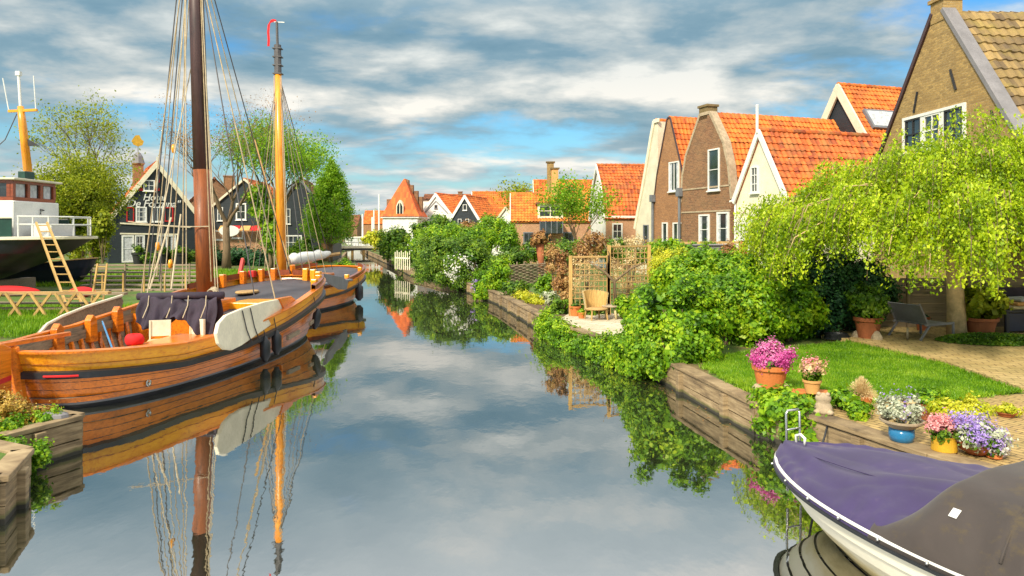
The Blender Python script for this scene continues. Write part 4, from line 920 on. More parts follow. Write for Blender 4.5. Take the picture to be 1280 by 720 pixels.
lettering('Hotel', p1+Vector((-.05,-.02,0)), .74, h.r, M['white']); lettering('"De Fortuna"', p2+Vector((.1,-.02,-.06)), .82, h.r, M['white'])
ch = h.chimney(-1.1,3.6,6.4,8.9,.8,.8,'b_orange')
m = MB(); m.lathe([(.55,8.9), (.5,9.05), (.38,9.5), (.2,9.8), (0,9.95)], (-1.1,3.6,0), 8); m.tube([(-1.1,3.6,9.9), (-1.1,3.6,10.6)], .04, 6); o = obj('chimney_cap', m, M['lead'], ch)
m = MB(); m.prism([(-1.45,10.5), (-1.1,10.35), (-.75,10.5), (-.65,10.85), (-.85,11.0), (-1.0,11.35), (-1.3,11.3), (-1.5,11.0), (-1.6,10.8)], 3.55, 3.65, 'y'); obj('weather_vane', m, M['yellow'], ch)
m = MB(); m.box(-.2,3.3,-.5,-.06,.9,1.15); h.part('planter', m, 'tanw')
foliage('planter_flowers', M['lf_mid'], [(*(h.M @ Vector((1.5+k*.8-1.2,-.3,1.28))), .45,.3,.2) for k in range(4)], 500, .14, h.r, clump=.2, seed=3)
# neighbours
h = House('tiled_house', 'brown hipped roof showing behind the right side of the hotel', (-31,75,0), 20, 9, gable(8, 4.6, 8.6), 'b_dark', 't_dark'); h.chimney(1.4,1.5,7.2,9.0,1.1,.9,'b_orange')
h = House('boarded_house', 'blue-black boarded house with white sash windows behind the bare tree', (-23.4,63,0), 4, 8, [(-3.1,4.9), (0,7.6), (3.1,4.9)], 'woodblack', 't_deep', cat='house', barge='offwhite')
h.opening((272,259,279,276), 2, 2, fw=.1); h.opening((295,254,308,275), 2, 2, fw=.12); 
for bx in ((268,288,280,300), (290,286,304,298)): h.opening(bx, 2, 1, fw=.1)
m = MB(); m.box(-2.9,2.9,-.06,-.002,.5,3.2); h.part('brick_front', m, 'b_pink')
for k in range(4): m = MB(); m.prism([(-.5-k*.02,3.55), (-1.1,3.15), (-1.08,3.1), (-.48,3.5)], -1.9+k*.9, -1.1+k*.9, 'x'); h.part('awning', m, 'redcloth' if k % 2 else 'terral')
h = House('boarded_barn', 'dark boarded gable with a wide window behind the orange mast', (-18.3,62,0), 8, 8, gable(5.6, 4.1, 7.6), 'woodblack', 't_dark', cat='house', barge='grey', bw=.2)
h.opening((358,261,363,280), 1, 2, fw=.08); h.opening((355.5,294,377.5,312), 4, 2, fw=.1); h.opening((335,297,342,307), 1, 1, fw=.08)
m = MB(); m.box(1.9,2.75,-.5,-.02,.5,2.4); h.part('brick_pier', m, 'b_orange')

# ------------------------------------------------------------------ motor ship on the slip
sh = Hull('motor_ship', 'dark hulled motor ship with green bulwark and white wheelhouse standing on the slip', 'ship', (-37.0,30.4,0), 0, 19.0, 2.4, [(0,3.3), (11,2.75), (19.0,2.85)], zb=.95, e=.45, rs=1.5, rb=4.2); sh.fl = .10
r = sh.r
obj('hull', sh.skin(MB(), lambda u: .02, lambda u: .93, 3, .004), M['hulldark'], r, smooth=True)
m = MB(); m.grid([[sh.P(u, .02, sg, 0) for sg in (-1, 0, 1)] for u in sh.us(40)]); obj('hull_bottom', m, M['hulldark'], r)
obj('rubbing_strake', sh.sweep(MB(), lambda u: .955, .12, .14, .03), M['cream'], r); obj('deck', sh.deck(MB(), .02, .99, -.02, .02, .05), M['deck'], r)
ub = u_of(18.9, 20.6)
m = MB()
for sg in (-1, 1):
    m.grid([[Vector(sh.P(u, 1, sg, -.03))+Vector((0,0,z)) for z in (-.06, .72)] for u in sh.us(40, .02, .80)])
o = obj('bulwark', m, M['green'], r); o.modifiers.new('t', 'SOLIDIFY').thickness = .05
obj('bulwark_rail', sh.sweep(MB(), lambda u: 1, .10, .06, -.03, a=.02, b=.80, dz=.74), M['offwhite'], r)
m = MB(); m.box(7.5,17.0,-1.5,1.4,2.7,4.27); obj('deckhouse', m, M['white'], r, bevel=.05)
m = MB(); m.box(8.5,16.9,-1.4,1.3,4.27,4.42); m.box(8.5,16.9,-1.4,1.3,4.98,5.1)
for k in range(13): x = 8.55+k*.68; m.box(x-.07,x+.07,-1.41,-1.3,4.42,4.98); m.box(x-.07,x+.07,1.2,1.31,4.42,4.98)
for y in (-1.33,-.45,.35,1.23): m.box(16.8,16.91,y-.08,y+.08,4.42,4.98)
wh = obj('wheelhouse', m, M['varnish_d'], r)
m = MB(); m.box(8.6,16.82,-1.33,1.23,4.40,5.0); obj('pane', m, M['glass'], wh)
for y0, y1 in ((-1.2,-.6), (-.3,.15), (.6,1.05)): m = MB(); m.box(16.822,16.83,y0,y1,4.43,4.97); obj('curtain', m, M['curtain'], wh)
m = MB(); m.box(8.2,17.1,-1.6,1.5,5.1,5.19); obj('wheelhouse_roof', m, M['offwhite'], r, bevel=.03)
m = MB(); m.tube([(16.6,0,5.2), (16.33,0,7.6), (16.25,0,8.3)], [.17,.15,.12], 10); obj('ship_mast', m, M['mastorange'], r, smooth=True)
m = MB(); m.tube([(16.25,0,8.3), (16.17,0,9.6)], .06, 8); m.box(16.08,16.26,-.09,.09,9.6,9.78); obj('mast_top', m, M['white'], r)
m = MB(); m.bar((15.75,0,8.1), (16.95,0,8.15), .12, .10); obj('crosstree', m, M['varnish_y'], r)
for x0, x1, z in ((15.75,15.5,9.5), (16.9,16.8,9.6)): m = MB(); m.tube([(x0,0,8.15), (x1,0,z)], .022, 5); obj('aerial', m, M['white'], r)
m = MB(); m.prism([(16.5,6.95), (17.05,6.65), (16.5,6.62)], -.03, .03, 'y'); obj('flag', m, M['iron'], r)
m = MB(); m.box(16.75,17.05,-.9,-.3,5.19,5.5); obj('locker', m, M['green'], r, bevel=.02)
m = MB(); m.lathe([(0,0), (.2,0), (.25,.12), (.2,.32), (0,.37)], (15.7,-1,5.2), 12); obj('searchlight', m, M['iron'], r)
m = MB(); m.tube([(16.1,0,8.0), (15.6,0,6.9), (14.6,0,6.0), (13,0,5.3)], .02, 5); obj('cable', m, M['roped'], r)
for z in (3.3, 3.62):
    m = MB(); m.tube([(17.3,-1.75,z), (18.3,-1.35,z), (18.85,-.6,z), (18.85,.6,z), (18.3,1.35,z), (17.3,1.75,z)], .035, 6); obj('railing', m, M['white'], r)
for x, y in ((17.35,-1.75), (17.8,-1.55), (18.3,-1.35), (18.85,-.6), (18.85,.6), (18.3,1.35), (17.4,1.72)): m = MB(); m.tube([(x,y,2.75), (x,y,3.64)], .03, 6); obj('stanchion', m, M['white'], r)
m = MB(); m.box(17.35,18.2,-1.0,.6,2.75,3.3); obj('deck_box', m, M['white'], r, bevel=.03)
m = MB(); m.tube([(17.03,.1,3.75), (17.04,.1,3.95), (17.04,.3,3.92)], .03, 6); obj('lamp', m, M['iron'], r)
for x in (5, 11, 15.5):
    m = MB()
    m.box(x-.2,x+.2,-1.8,1.8,.45,.98); c = obj('keel_block', m, M['greyw'], None); c.location = (-37,30.4,0); tag(c, {5: 'farthest left', 11: 'middle', 15.5: 'rightmost'}[x]+' heavy timber block under the motor ship', 'timber block', 'timber blocks under the motor ship')
# ladders
def ladder(label, a, b, w, n, mat, th=.06):
    a, b = Vector(a), Vector(b); r = thing('ladder', label, 'ladder', a); s_ = Vector((w/2, 0, 0))
    for sg in (-1, 1): m = MB(); m.bar(a+s_*sg, b+s_*sg*.8, th, th*1.5); obj('side_rail', m, M[mat], r, world=True)
    for i in range(n):
        t_ = (i+.6)/n; p = a+(b-a)*t_; k = 1-.2*t_; m = MB(); m.tube([p-s_*k, p+s_*k], th*.35, 6); obj('rung', m, M[mat], r, world=True)
ladder('long yellow wooden ladder leaning against the motor ship', (-13.45,22.3,.47), (-17.9,27.4,3.35), .52, 12, 'tanz')
ladder('short pale ladder standing upright beside the stern of the motor ship', (-14.75,25.6,.47), (-14.85,26.1,1.85), .42, 5, 'tanz', .05)
tr = thing('trestle', 'low timber trestle with crossed legs in front of the motor ship', 'trestle', (-14,21,.47))
m = MB(); m.bar((-17,21,1.22), (-11.9,21.3,1.20), .22, .07); obj('beam', m, M['tanw'], tr, world=True); m = MB(); m.bar((-17,21.9,1.12), (-11.9,22.2,1.10), .25, .07); obj('beam', m, M['greyw'], tr, world=True)
for k in range(7):
    x = -16.6+k*.72
    for sg in (-1, 1): m = MB(); m.bar((x-.28*sg, 20.92+.03*sg, .45), (x+.28*sg, 20.96+.03*sg, 1.22), .05, .07); obj('leg', m, M['tanz'], tr, world=True)
for i, z in enumerate((.62,.78)):
    m = MB(); m.bar((-18.5,22.4+i*.1,z), (-12.2,22.5,z), .2, .06); tag(obj('plank', m, M['greyw']), ('lower' if i == 0 else 'upper')+' grey plank lying behind the crossed legs of the trestle', 'plank')
jb = thing('timber_jetty', 'stepped landing of long grey timbers between the barges and the hotel', 'jetty', (-15,34,.47))
for i in range(7):
    Y = 31+i*1.15; z = .50+.125*i; x0, x1 = (104-640)/F*Y, (248-640)/F*Y; m = MB(); m.bar((x0,Y,z), (x1,Y+.2,z), .55, .07); obj('plank', m, M['greyw'], jb, world=True)
    for px in (118, 160, 205, 240): x = (px-640)/F*Y; m = MB(); m.bar((x,Y-.28,.4), (x,Y-.28,z+.10), .07, .07); obj('post', m, M['greywz'], jb, world=True)
for i in range(5): p = at(128+i*26, 352, 30.5); m = MB(); m.bar((p.x,30.5,.4), (p.x,30.5,1.25), .06, .06); tag(obj('stake', m, M['tanz']), ('leftmost','second','middle','fourth','rightmost')[i]+' of five thin pale stakes in front of the stepped timbers', 'stake', 'stakes in front of the timber landing')
# small boats on the bank
sb = Hull('open_boat', 'small navy blue hull chocked up behind the ladder', 'boat', (-25.2,34.5,0), 0, 5.2, .95, [(0,1.7), (2.6,1.5), (5.2,1.75)], zb=.47, e=.6, rs=.5, rb=.9)
obj('hull', sb.skin(MB(), lambda u: 0, lambda u: 1, 3, .01), M['navy'], sb.r, smooth=True); obj('cap_rail', sb.sweep(MB(), lambda u: 1, .07, .05, 0), M['tanw'], sb.r); obj('deck', sb.deck(MB(), .02, .98, -.1), M['tarp'], sb.r)
for x, Y, l, lab in ((-21.2,28.4,2.6,'red upturned kayak lying in the grass under the motor ship'), (-17.2,27.9,1.1,'short red float lying beside the foot of the motor ship')):
    m = MB(); rows = []
    for i in range(15): t_ = i/14; w_ = .27*math.sin(math.pi*t_)**.6; rows.append([(x+l*t_, Y+w_*math.cos(a), .80+max(-.28, w_*.75*math.sin(a))) for a in np.linspace(0, 2*math.pi, 14)[:-1]])
    m.grid(rows, wrap=True); o = obj('kayak' if l > 2 else 'float', m, M['redcloth'], smooth=True); tag(o, lab, 'kayak' if l > 2 else 'float'); o.location.z = -.12
# boats in the far harbour
rr = random.Random(12); first = None
spots = [(447,243,150), (453,262,140), (462,259,135), (468,264,150), (474,250,132), (478,262,150), (431,268,145), (437,271,130), (485,255,140), (490,262,155), (457,270,165), (442,262,160)]
order_ = sorted(range(12), key=lambda k: spots[k][0]); words = 'first second third fourth fifth sixth seventh eighth ninth tenth eleventh twelfth'.split(); ylab = {k: 'far pale yacht with a bare mast, '+words[n]+' from the left beyond the white footbridge' for n, k in enumerate(order_)}
for i, (px, py, Y) in enumerate(spots):
    p = at(px, 300, Y); hgt = 3+(HZ-py)/F*Y
    q = Hull('sailing_yacht', ylab[i], 'yacht', (p.x, Y, .4), R(rr.uniform(-60, 60)), 8, 1.2, [(0,1.5), (8,1.7)], zb=.1, e=.6, group='yachts laid up beyond the footbridge')
    obj('hull', q.skin(MB(), lambda u: 0, lambda u: 1, 1, n=14), M['white'], q.r); obj('deck', q.deck(MB(), .02, .98, 0, n=10, m=2), M['offwhite'], q.r)
    m = MB(); m.tube([(4.5,0,1.2), (4.5,0,hgt-.4)], .17, 6); obj('mast', m, M['white'], q.r)
# ------------------------------------------------------------------ covered motorboat
from mathutils import noise as mn
dv = Vector((-.452,.892,0)).normalized(); LB = 5.6
st_ = Vector((3.06,8.03,0))-dv*LB
b3 = Hull('motorboat', 'white lapstrake motorboat under purple and brown canvas in the bottom right corner', 'motorboat', tuple(st_), math.atan2(dv.y, dv.x), LB, 1.29,
          [(0,.62), (2.5,.62), (4.2,.62), (5.6,.62)], zb=-.25, e=.655, rs=.4, rb=1.1); b3.fl = .46; b3.eb = 1.28
r3 = b3.r
t = NT('stained_white_hull'); sp = t.n('ShaderNodeSeparateXYZ', {0: t.tc.outputs['Object']}); nz = t.noise(2.2, 7, t.obj((1,1,4)))
c = t.ramp(t.math('ADD', sp.outputs[2], t.math('MULTIPLY', nz, .35)), [(.17, (.22,.17,.06)), (.30, (.50,.42,.22)), (.48, (.70,.67,.55))])
M['hullwhite'] = t.pbr(c, .35, t.bump(nz, .1, .01))
def m_canvas(name, c, c2, c3, amt):
    t = NT(name); nz = t.noise(1.6, 9, None, .65, .4); f = t.noise(5, 8, None, .7)
    col = t.ramp(nz, [(.3, sc3(c, .8)), (.7, sc3(c, 1.25))]); col = t.mix(t.ramp(f, [(.60-amt, (0,0,0)), (.78-amt, (.8,.8,.8))]), col, c2); col = t.mix(t.ramp(nz, [(.60, (0,0,0)), (.74, (.75,.75,.75))]), col, c3)
    return t.pbr(col, .75, t.bump(t.noise(160, 2), .12, .004), sheen=.1)
M['canvas_purple'] = m_canvas('faded_purple_canvas', (.036,.023,.088), (.05,.036,.10), (.13,.10,.12), .05)
M['canvas_brown'] = m_canvas('mossy_brown_canvas', (.044,.034,.030), (.085,.06,.02), (.08,.05,.036), .06)
obj('hull_planking', b3.skin(MB(), lambda u: 0, lambda u: .93, 6, .022), M['hullwhite'], r3)
obj('gunwale', b3.sweep(MB(), lambda u: .98, .022, .022, .012), M['white'], r3)
obj('rub_rail', b3.sweep(MB(), lambda u: .925, .04, .028, .035), M['rubber'], r3)
xf = LB-2.05
def cover(x0, x1, hf, n, m_, seed, amp, off=0.):
    mb = MB(); rows = []
    for i in range(n+1):
        x = x0+(x1-x0)*i/n; row = []
        for j in range(m_+1):
            t_ = -1+2*j/m_; xx = x+(off*(1-abs(t_)**2) if off else 0); xx = min(max(xx, .03), LB-.03); u = u_of(xx, LB); p = b3.P(u, 1, 1, .03)
            w_ = p[1]; h_ = hf(xx, t_); nz = mn.noise(Vector((xx*1.3+seed, t_*2.2, xx*.5)))*amp*(1-abs(t_)**4)
            fold = amp*.8*math.sin((xx*2.4+t_*7)*2.2+3*mn.noise(Vector((xx,t_,seed))))*max(0, abs(t_)-.25)*(1-abs(t_)**6)
            row.append((p[0], w_*t_, p[2]+h_+nz+fold-.07*(abs(t_)**24)+.016*math.sin(x*23+3*math.sin(x*5))*abs(t_)**4*(1-abs(t_)**14)))
        rows.append(row)
    mb.grid(rows); return mb
hp = lambda x, t_: (.04+.20*min(1, max(0,(LB-x)/2.2)))*(1-abs(t_)**2.2)+.020*min(1, max(0,(LB-x-.4)))*(1-abs(t_)**8)*(abs(math.sin(6.5*math.atan2(t_*1.2-.15, x-xf+.5)+1.5*mn.noise(Vector((x*1.5, t_*2, 3)))))**.6-.5)
o = obj('bow_cover', cover(xf-.3, LB-.02, hp, 90, 70, 1.3, .06), M['canvas_purple'], r3, smooth=True)
def hh(x, t_):
    d_ = xf+.12-x; k = min(1, max(0, d_/.5)); k = k*k*(3-2*k); return (.03+.48*k)*(1-abs(t_)**3.0)**.9+.015
o = obj('spray_hood', cover(.05, xf+.1, hh, 110, 80, 5.1, .045, off=.12), M['canvas_brown'], r3, smooth=True); o.modifiers.new('t', 'SOLIDIFY').thickness = .012
for i in range(9):
    x = LB-.4-i*.42; u = u_of(x, LB)
    p = b3.P(u, .985, 1, .055); m = MB(); m.lathe([(0,-.01), (.012,-.008), (.014,.008), (0,.012)], p, 8); obj('snap_fastener', m, M['steel'], r3, smooth=True)
pts = []
for i in range(16):
    x = LB-.25-i*.1; u = u_of(x, LB); p = b3.P(u, 1, 1, 0); t_ = .45; pts.append((p[0], p[1]*t_, p[2]+hp(x, t_)+.018))
m = MB(); m.tube(pts, .006, 5); obj('seam', m, M['canvas_purple'], r3, smooth=True)
def hood_pt(x, t_, d_): q = b3.P(u_of(x, LB), 1, 1, .03); return (q[0], q[1]*t_, q[2]+hh(x, t_)+d_)
m = MB(); m.grid([[hood_pt(xf-.50+.06*i, .77+.025*j, .02) for j in range(3)] for i in range(2)]); o = obj('care_label', m, M['white'], r3); o.modifiers.new('t', 'SOLIDIFY').thickness = .004
for i, x in enumerate((xf-.9, xf-1.7)):                                 # sewn seams over the hood
    m = MB(); m.tube([hood_pt(x+.12*(1-t_*t_), t_, .012) for t_ in np.linspace(-.93, .93, 40)], .012, 5); obj('seam', m, M['canvas_brown'], r3, smooth=True)
def bl(x, y, z): return (x, y, z)
for dy in (0,): 
    m = MB(); m.tube([(LB+.02,-.25,.10), (LB+.04,-.25,.96), (LB+.04,-.23,.99), (LB+.04,-.06,.99), (LB+.04,-.04,.96), (LB+.02,-.04,.10)], .014, 8); m.tube([(LB+.03,-.04,.78), (LB+.03,-.25,.78)], .011, 6); m.tube([(LB+.03,-.04,.32), (LB+.03,-.25,.32)], .011, 6)
    obj('boarding_ladder', m, M['steel'], r3, smooth=True)
m = MB(); m.tube([(LB-.28,.03,.70), (LB-.28,.03,.77), (LB-.2,.0,.79), (LB-.12,-.02,.76), (LB-.12,-.02,.66)], .016, 6); obj('cleat', m, M['white'], r3, smooth=True)
m = MB(); 
for k in range(8): m.tube([Vector(b3.P(u_of(.5+k*.25, LB), .97, 1, .07)), Vector(b3.P(u_of(.75+k*.25, LB), .97, 1, .07))], .02, 6)
obj('rail_strip', m, M['tan'], r3, smooth=True)
m = MB(); a = Vector((4.18,9.55,.42)); b = Vector((3.25,8.0,.68)); m.tube([a+(b-a)*(i/8)+Vector((0,0,-.25*4*(i/8)*(1-i/8))) for i in range(9)], .014, 6); tag(obj('mooring_line', m, M['rubber']), 'black mooring line slung from the quay to the covered motorboat', 'rope')

# ------------------------------------------------------------------ garden things
def gp(px, py, z=.49): return gr(px, py, z)
def potted(name, label, base, r, h, mat, plants, cat='potted plant', shape='pot', seed=1, group=None, feet=False):
    R_ = thing(name, label, cat, base, 0, group); m = MB(); bz = Vector(base)
    if shape == 'pot': prof = [(0,0), (r*.68,0), (r*.90,h*.78), (r*.98,h*.80), (r*1.02,h*.82), (r*1.04,h), (r*.93,h), (r*.88,h*.86), (0,h*.86)]
    elif shape == 'bowl': prof = [(0,0), (r*.45,0), (r*.85,h*.35), (r,h*.75), (r*1.0,h), (r*.92,h), (r*.85,h*.8), (0,h*.8)]
    elif shape == 'wide': prof = [(0,h*.62), (r*.55,h*.62), (r*1.0,h*.9), (r*1.02,h), (r*.95,h), (r*.6,h*.8), (0,h*.8)]
    else: prof = [(0,0), (r*.9,0), (r,h*.1), (r*.95,h*.9), (r,h), (r*.88,h), (r*.85,h*.85), (0,h*.85)]
    m.lathe(prof, (0,0,0), 28); obj('pot', m, M[mat], R_, smooth=False, bevel=0)
    if shape == 'wide': m = MB(); m.lathe([(0,0), (r*.50,0), (r*.60,h*.3), (r*.58,h*.62), (0,h*.62)], (0,0,0), 28); obj('bowl_base', m, M['blue'], R_, smooth=True)
    for i, (nm, mt_, n, leaf, rr_, rh, z) in enumerate(plants):
        foliage(nm, M[mt_], [(base[0], base[1], base[2]+h+z, rr_, rr_, rh)], n, leaf, R_, clump=rr_*(.42 if nm == 'flowers' else .3), seed=seed+i, inner=.15)
    if feet:
        for a in (0, 2.1, 4.2): m = MB(); m.lathe([(0,-.03), (.05,0), (.04,.05), (0,.07)], (r*.8*math.cos(a), r*.8*math.sin(a), 0), 10); obj('foot', m, M['stone'], R_, smooth=True)
    return R_
B_ = gp(963,487); ww = 45/2/F*B_.y
potted('potted_plant', 'big terracotta pot of magenta flowers at the corner of the lawn', tuple(B_), ww*.98, .40, 'terra', [('foliage','lf_mid',900,.05,.25,.10,.02), ('flowers','lf_pink',5200,.035,.31,.19,.13)], seed=3)
for k, (px, py, sz) in enumerate(((947,490,.09), (980,490,.10))):
    p = gp(px, py-2); m = MB(); m.lathe([(0,0), (sz,0), (sz*.9,sz*.6), (sz*.5,sz*1.1), (0,sz*1.2)], (0,0,0), 9); tag(obj('stone', m, M['stone'], loc=p, smooth=True), 'rounded stone at the '+('left' if k == 0 else 'right')+' foot of the magenta flower pot', 'stone', 'stones by the magenta flower pot')
m = MB(); p = gp(1012,494); m.box(-.28,.28,-.14,.14,.03,.07); sh_ = thing('plant_stand', 'low terracotta shelf under the small pink flower pot', 'plant stand', tuple(p), R(-14)); obj('shelf', m, M['terra'], sh_, bevel=.01)
for x in (-.2,.2): m = MB(); m.box(x-.04,x+.04,-.1,.1,0,.03); obj('foot', m, M['terra'], sh_)
p = gp(1015,491,.56); potted('potted_plant', 'small pale terracotta pot of wispy pink flowers on a low shelf', tuple(p), .135, .20, 'terral', [('foliage','lf_mid',900,.05,.13,.13,.06), ('flowers','lf_rose',320,.03,.22,.11,.25), ('stems','lf_straw',300,.05,.2,.12,.18)], seed=9)
p = gp(1029,517,.50)
fg = thing('animal_statue', 'pale stone figure of a squat seated animal on the quay cap', 'statue', tuple(p), R(-20)); m = MB()
m.lathe([(0,0), (.11,0), (.125,.04), (.115,.10), (.095,.14), (.085,.16), (.10,.19), (.105,.22), (.08,.27), (0,.29)], (0,0,0), 18, 1, .85); obj('body', m, M['stone'], fg, smooth=True)
for sg in (-1, 1):
    m = MB(); m.lathe([(0,-.03), (.03,-.015), (.03,.015), (0,.03)], (sg*.055,-.03,.275), 10); obj('ear', m, M['stone'], fg, smooth=True)
    m = MB(); m.lathe([(0,-.05), (.045,-.04), (.05,.0), (0,.03)], (sg*.08,-.07,.05), 10); obj('paw', m, M['stone'], fg, smooth=True)
p = gp(1077,512); gpot = thing('ornamental_grass', 'straw coloured ornamental grass tuft in a small terracotta pot', 'potted plant', tuple(p)); m = MB(); m.lathe([(0,0), (.10,0), (.135,.16), (.145,.2), (0,.18)], (0,0,0), 22); obj('pot', m, M['terra'], gpot)
rg = np.random.default_rng(3); n = 1500; th_ = rg.random(n)*6.283; bend = .5+.9*rg.random(n)
cenr = []; tt = []; el_ = np.radians(28+60*rg.random(n)**.8); ln0 = .30*(.7+.5*rg.random(n))
for sgm in range(5):
    q = sgm/4; cenr.append(np.c_[p.x+ln0*q*np.cos(el_)*np.cos(th_)*.85, p.y+ln0*q*np.cos(el_)*np.sin(th_)*.85, p.z+.18+ln0*(q*np.sin(el_)-.52*q*q*np.cos(el_)-.10*q*q)])
for a, b in zip(cenr, cenr[1:]):
    d_ = b-a; tt.append(((a+b)/2, unit(d_), np.linalg.norm(d_, axis=1)*1.15))
cc = np.concatenate([q[0] for q in tt]); dd = np.concatenate([q[1] for q in tt]); ll = np.concatenate([q[2] for q in tt]); side = unit(np.cross(dd, rg.normal(size=dd.shape))); quads_obj('blades', cc, dd, side, ll, .006, M['lf_straw'], gpot, True)
p = gp(1127,552); potted('potted_plant', 'blue glazed bowl under a wide stone tray of silvery lavender', tuple(p), .24, .27, 'stone', [('foliage','lf_silver',2600,.04,.24,.17,.12), ('stems','lf_straw',300,.07,.2,.12,.1), ('flowers','lf_mauve',200,.025,.24,.2,.16)], shape='wide', seed=21)
p = gp(1163,524); potted('potted_plant', 'dark terracotta pot of small green leaves behind the blue bowl', tuple(p), .17, .22, 'terrad', [('foliage','lf_bright',1500,.045,.24,.13,.06)], seed=23)
p = gp(1200,535); potted('potted_plant', 'low pot overflowing with yellow-green leaves behind the violet flowers', tuple(p), .20, .16, 'terrad', [('foliage','lf_yellow',3000,.045,.34,.15,.08)], seed=27)
p = gp(1180,564); potted('potted_plant', 'small yellow glazed pot of rose pink flowers on the quay', tuple(p), .135, .18, 'yellow', [('foliage','lf_mid',500,.045,.15,.08,.03), ('flowers','lf_rose',1500,.03,.20,.14,.12)], shape='cyl', seed=31)
p = gp(1220,567); potted('potted_plant', 'brown bowl of violet flowers beside the yellow pot', tuple(p), .20, .15, 'terrad', [('foliage','lf_silver',1400,.045,.28,.13,.07), ('foliage','lf_mid',800,.045,.26,.12,.06), ('flowers','lf_mauve',1900,.028,.31,.17,.12)], shape='bowl', seed=37)
p = gp(1243,572); potted('potted_plant', 'little pot of white and purple pansies right of the violet flower bowl', tuple(p), .08, .07, 'terra', [('foliage','lf_mid',300,.04,.12,.07,.02), ('flowers','lf_white',260,.04,.14,.08,.06), ('flowers','lf_mauve',90,.04,.14,.08,.05)], shape='cyl', seed=41)
p = gp(1258,520); potted('potted_plant', 'small clump of yellow-green leaves in a flat dish on the ochre paving', tuple(p), .13, .06, 'terrad', [('foliage','lf_yellow',500,.04,.16,.07,.03)], seed=43)
plant('herb_clump', 'low clump of bright green leaves between the animal figure and the straw grass', M['lf_bright'], [(*gp(1056,512)[:2], .62, .24, .2, .15)], 1500, .05, seed=44, clump=.1)
plant('herb_clump', 'low bright green clump growing against the small terracotta pot of straw grass', M['lf_bright'], [(*gp(1072,522)[:2], .60, .16, .14, .14)], 900, .05, seed=45, clump=.1)
shrub('trailing_plant', 'bright green leafy plant tumbling over the quay corner beside the animal figure', M['lf_bright'], [(3.95,10.25,.45,.42,.38,.36), (3.75,10.55,.35,.28,.3,.35), (4.15,10.0,.25,.3,.22,.40)], 5200, .075, cat='plant', seed=46, clump=.16, zmin=.02)
# terrace
TZ = .56
p = gr(1085,422,TZ); potted('potted_plant', 'large terracotta tub with a green bush at the end of the garden path', tuple(p), .31, .48, 'terrad', [('foliage','lf_mid',2600,.09,.42,.42,.32)], seed=51)
p = gr(1226,419,TZ); potted('potted_plant', 'dull terracotta tub of pale leafed shrub right of the birch trunk', tuple(p), .36, .42, 'terrad', [('foliage','lf_olive',1700,.13,.55,.38,.32)], seed=53)
p = gr(1167,416,TZ+.0); potted('potted_plant', 'empty red brown pot standing behind the garden chair', (p.x, 17.9, TZ), .17, .34, 'terrad', [('foliage','lf_dark',200,.06,.14,.08,.0)], seed=54)
for k, (px, py, sz) in enumerate(((1070,421,.10), (1096,424,.13))):
    q = gr(px, py, TZ); m = MB(); m.lathe([(0,0), (sz,0), (sz*.95,sz*.5), (sz*.45,sz*1.3), (0,sz*1.5)], (0,0,0), 7); tag(obj('stone', m, M['stone'], loc=q), 'rough stone at the '+('left' if k == 0 else 'right')+' foot of the large terracotta tub', 'stone', 'stones by the large terracotta tub')
m = MB(); q = gr(1046,424,.5); 
for i in range(6): m.tube([(.30*(1-.03*i)*math.cos(a)+.02*math.sin(i), .2*math.sin(a), .02+.022*i) for a in np.linspace(0, 6.283, 22)], .013, 5)
tag(obj('garden_hose', m, M['rubber'], loc=q), 'coiled black garden hose lying at the foot of the dark hedge', 'hose')
# lounge chair
gc = thing('garden_chair', 'low grey garden lounge chair with a tilted back on the path', 'chair', (9.55,16.75,TZ), R(18))
m = MB()
for i in range(7): m.box(-.35,.42,-.42+.12*i,-.32+.12*i,.33,.355)
obj('seat', m, M['grey'], gc)
A_ = Matrix.Translation((-.33,0,.35)) @ Matrix.Rotation(R(-28), 4, 'Y'); m = MB()
m.box(-.012,.012,-.42,.42,.03,.50, A_); obj('backrest', m, M['grey'], gc)
m = MB(); m.bar(A_ @ Vector((0,-.44,0)), A_ @ Vector((0,-.44,.52)), .04, .04); m2 = MB(); m2.bar(A_ @ Vector((0,.44,0)), A_ @ Vector((0,.44,.52)), .04, .04); obj('back_frame', m, M['silver'] if 'silver' in M else M['lead'], gc); obj('back_frame', m2, M['lead'], gc)
for sg in (-1, 1):
    m = MB(); m.bar((-.40,sg*.44,.34), (.44,sg*.44,.36), .04, .05); obj('seat_frame', m, M['lead'], gc)
    m = MB(); m.bar((.42,sg*.44,.36), (.43,sg*.44,0), .04, .04); obj('leg', m, M['lead'], gc)
    m = MB(); m.bar((-.25,sg*.44,.36), (-.55,sg*.44,0), .04, .04); obj('leg', m, M['lead'], gc)
m = MB(); m.lathe([(0,-.02), (.13,-.02), (.14,0), (.13,.02), (0,.02)], (0,0,0), 20); m.v = [(x, z, y+.14) for x, y, z in m.v]; tag(obj('wheel', m, M['stone'], loc=(8.98,16.35,TZ), rz=R(60)), 'small pale round disc leaning by the leg of the grey garden chair', 'disc')
gw = thing('garden_wall', 'low weathered board wall in the shade behind the garden chair', 'garden wall', (8.6,18.6,.5))
for i in range(6): m = MB(); m.box(8.5,16.5,18.55,18.60,.5+.22*i,.5+.22*i+.212); obj('board', m, M['greyw'], gw, world=True)
for i in range(6): m = MB(); m.box(8.6+1.55*i,8.72+1.55*i,18.47,18.55,.5,1.9); obj('post', m, M['greywz'], gw, world=True)
tb = thing('garden_bench', 'dark bench with folded cushions at the right edge behind the birch', 'bench', (12.5,17.7,TZ), R(8)); m = MB(); m.box(-.7,.9,-.35,.35,.5,.56); obj('seat', m, M['iron'], tb, bevel=.01)
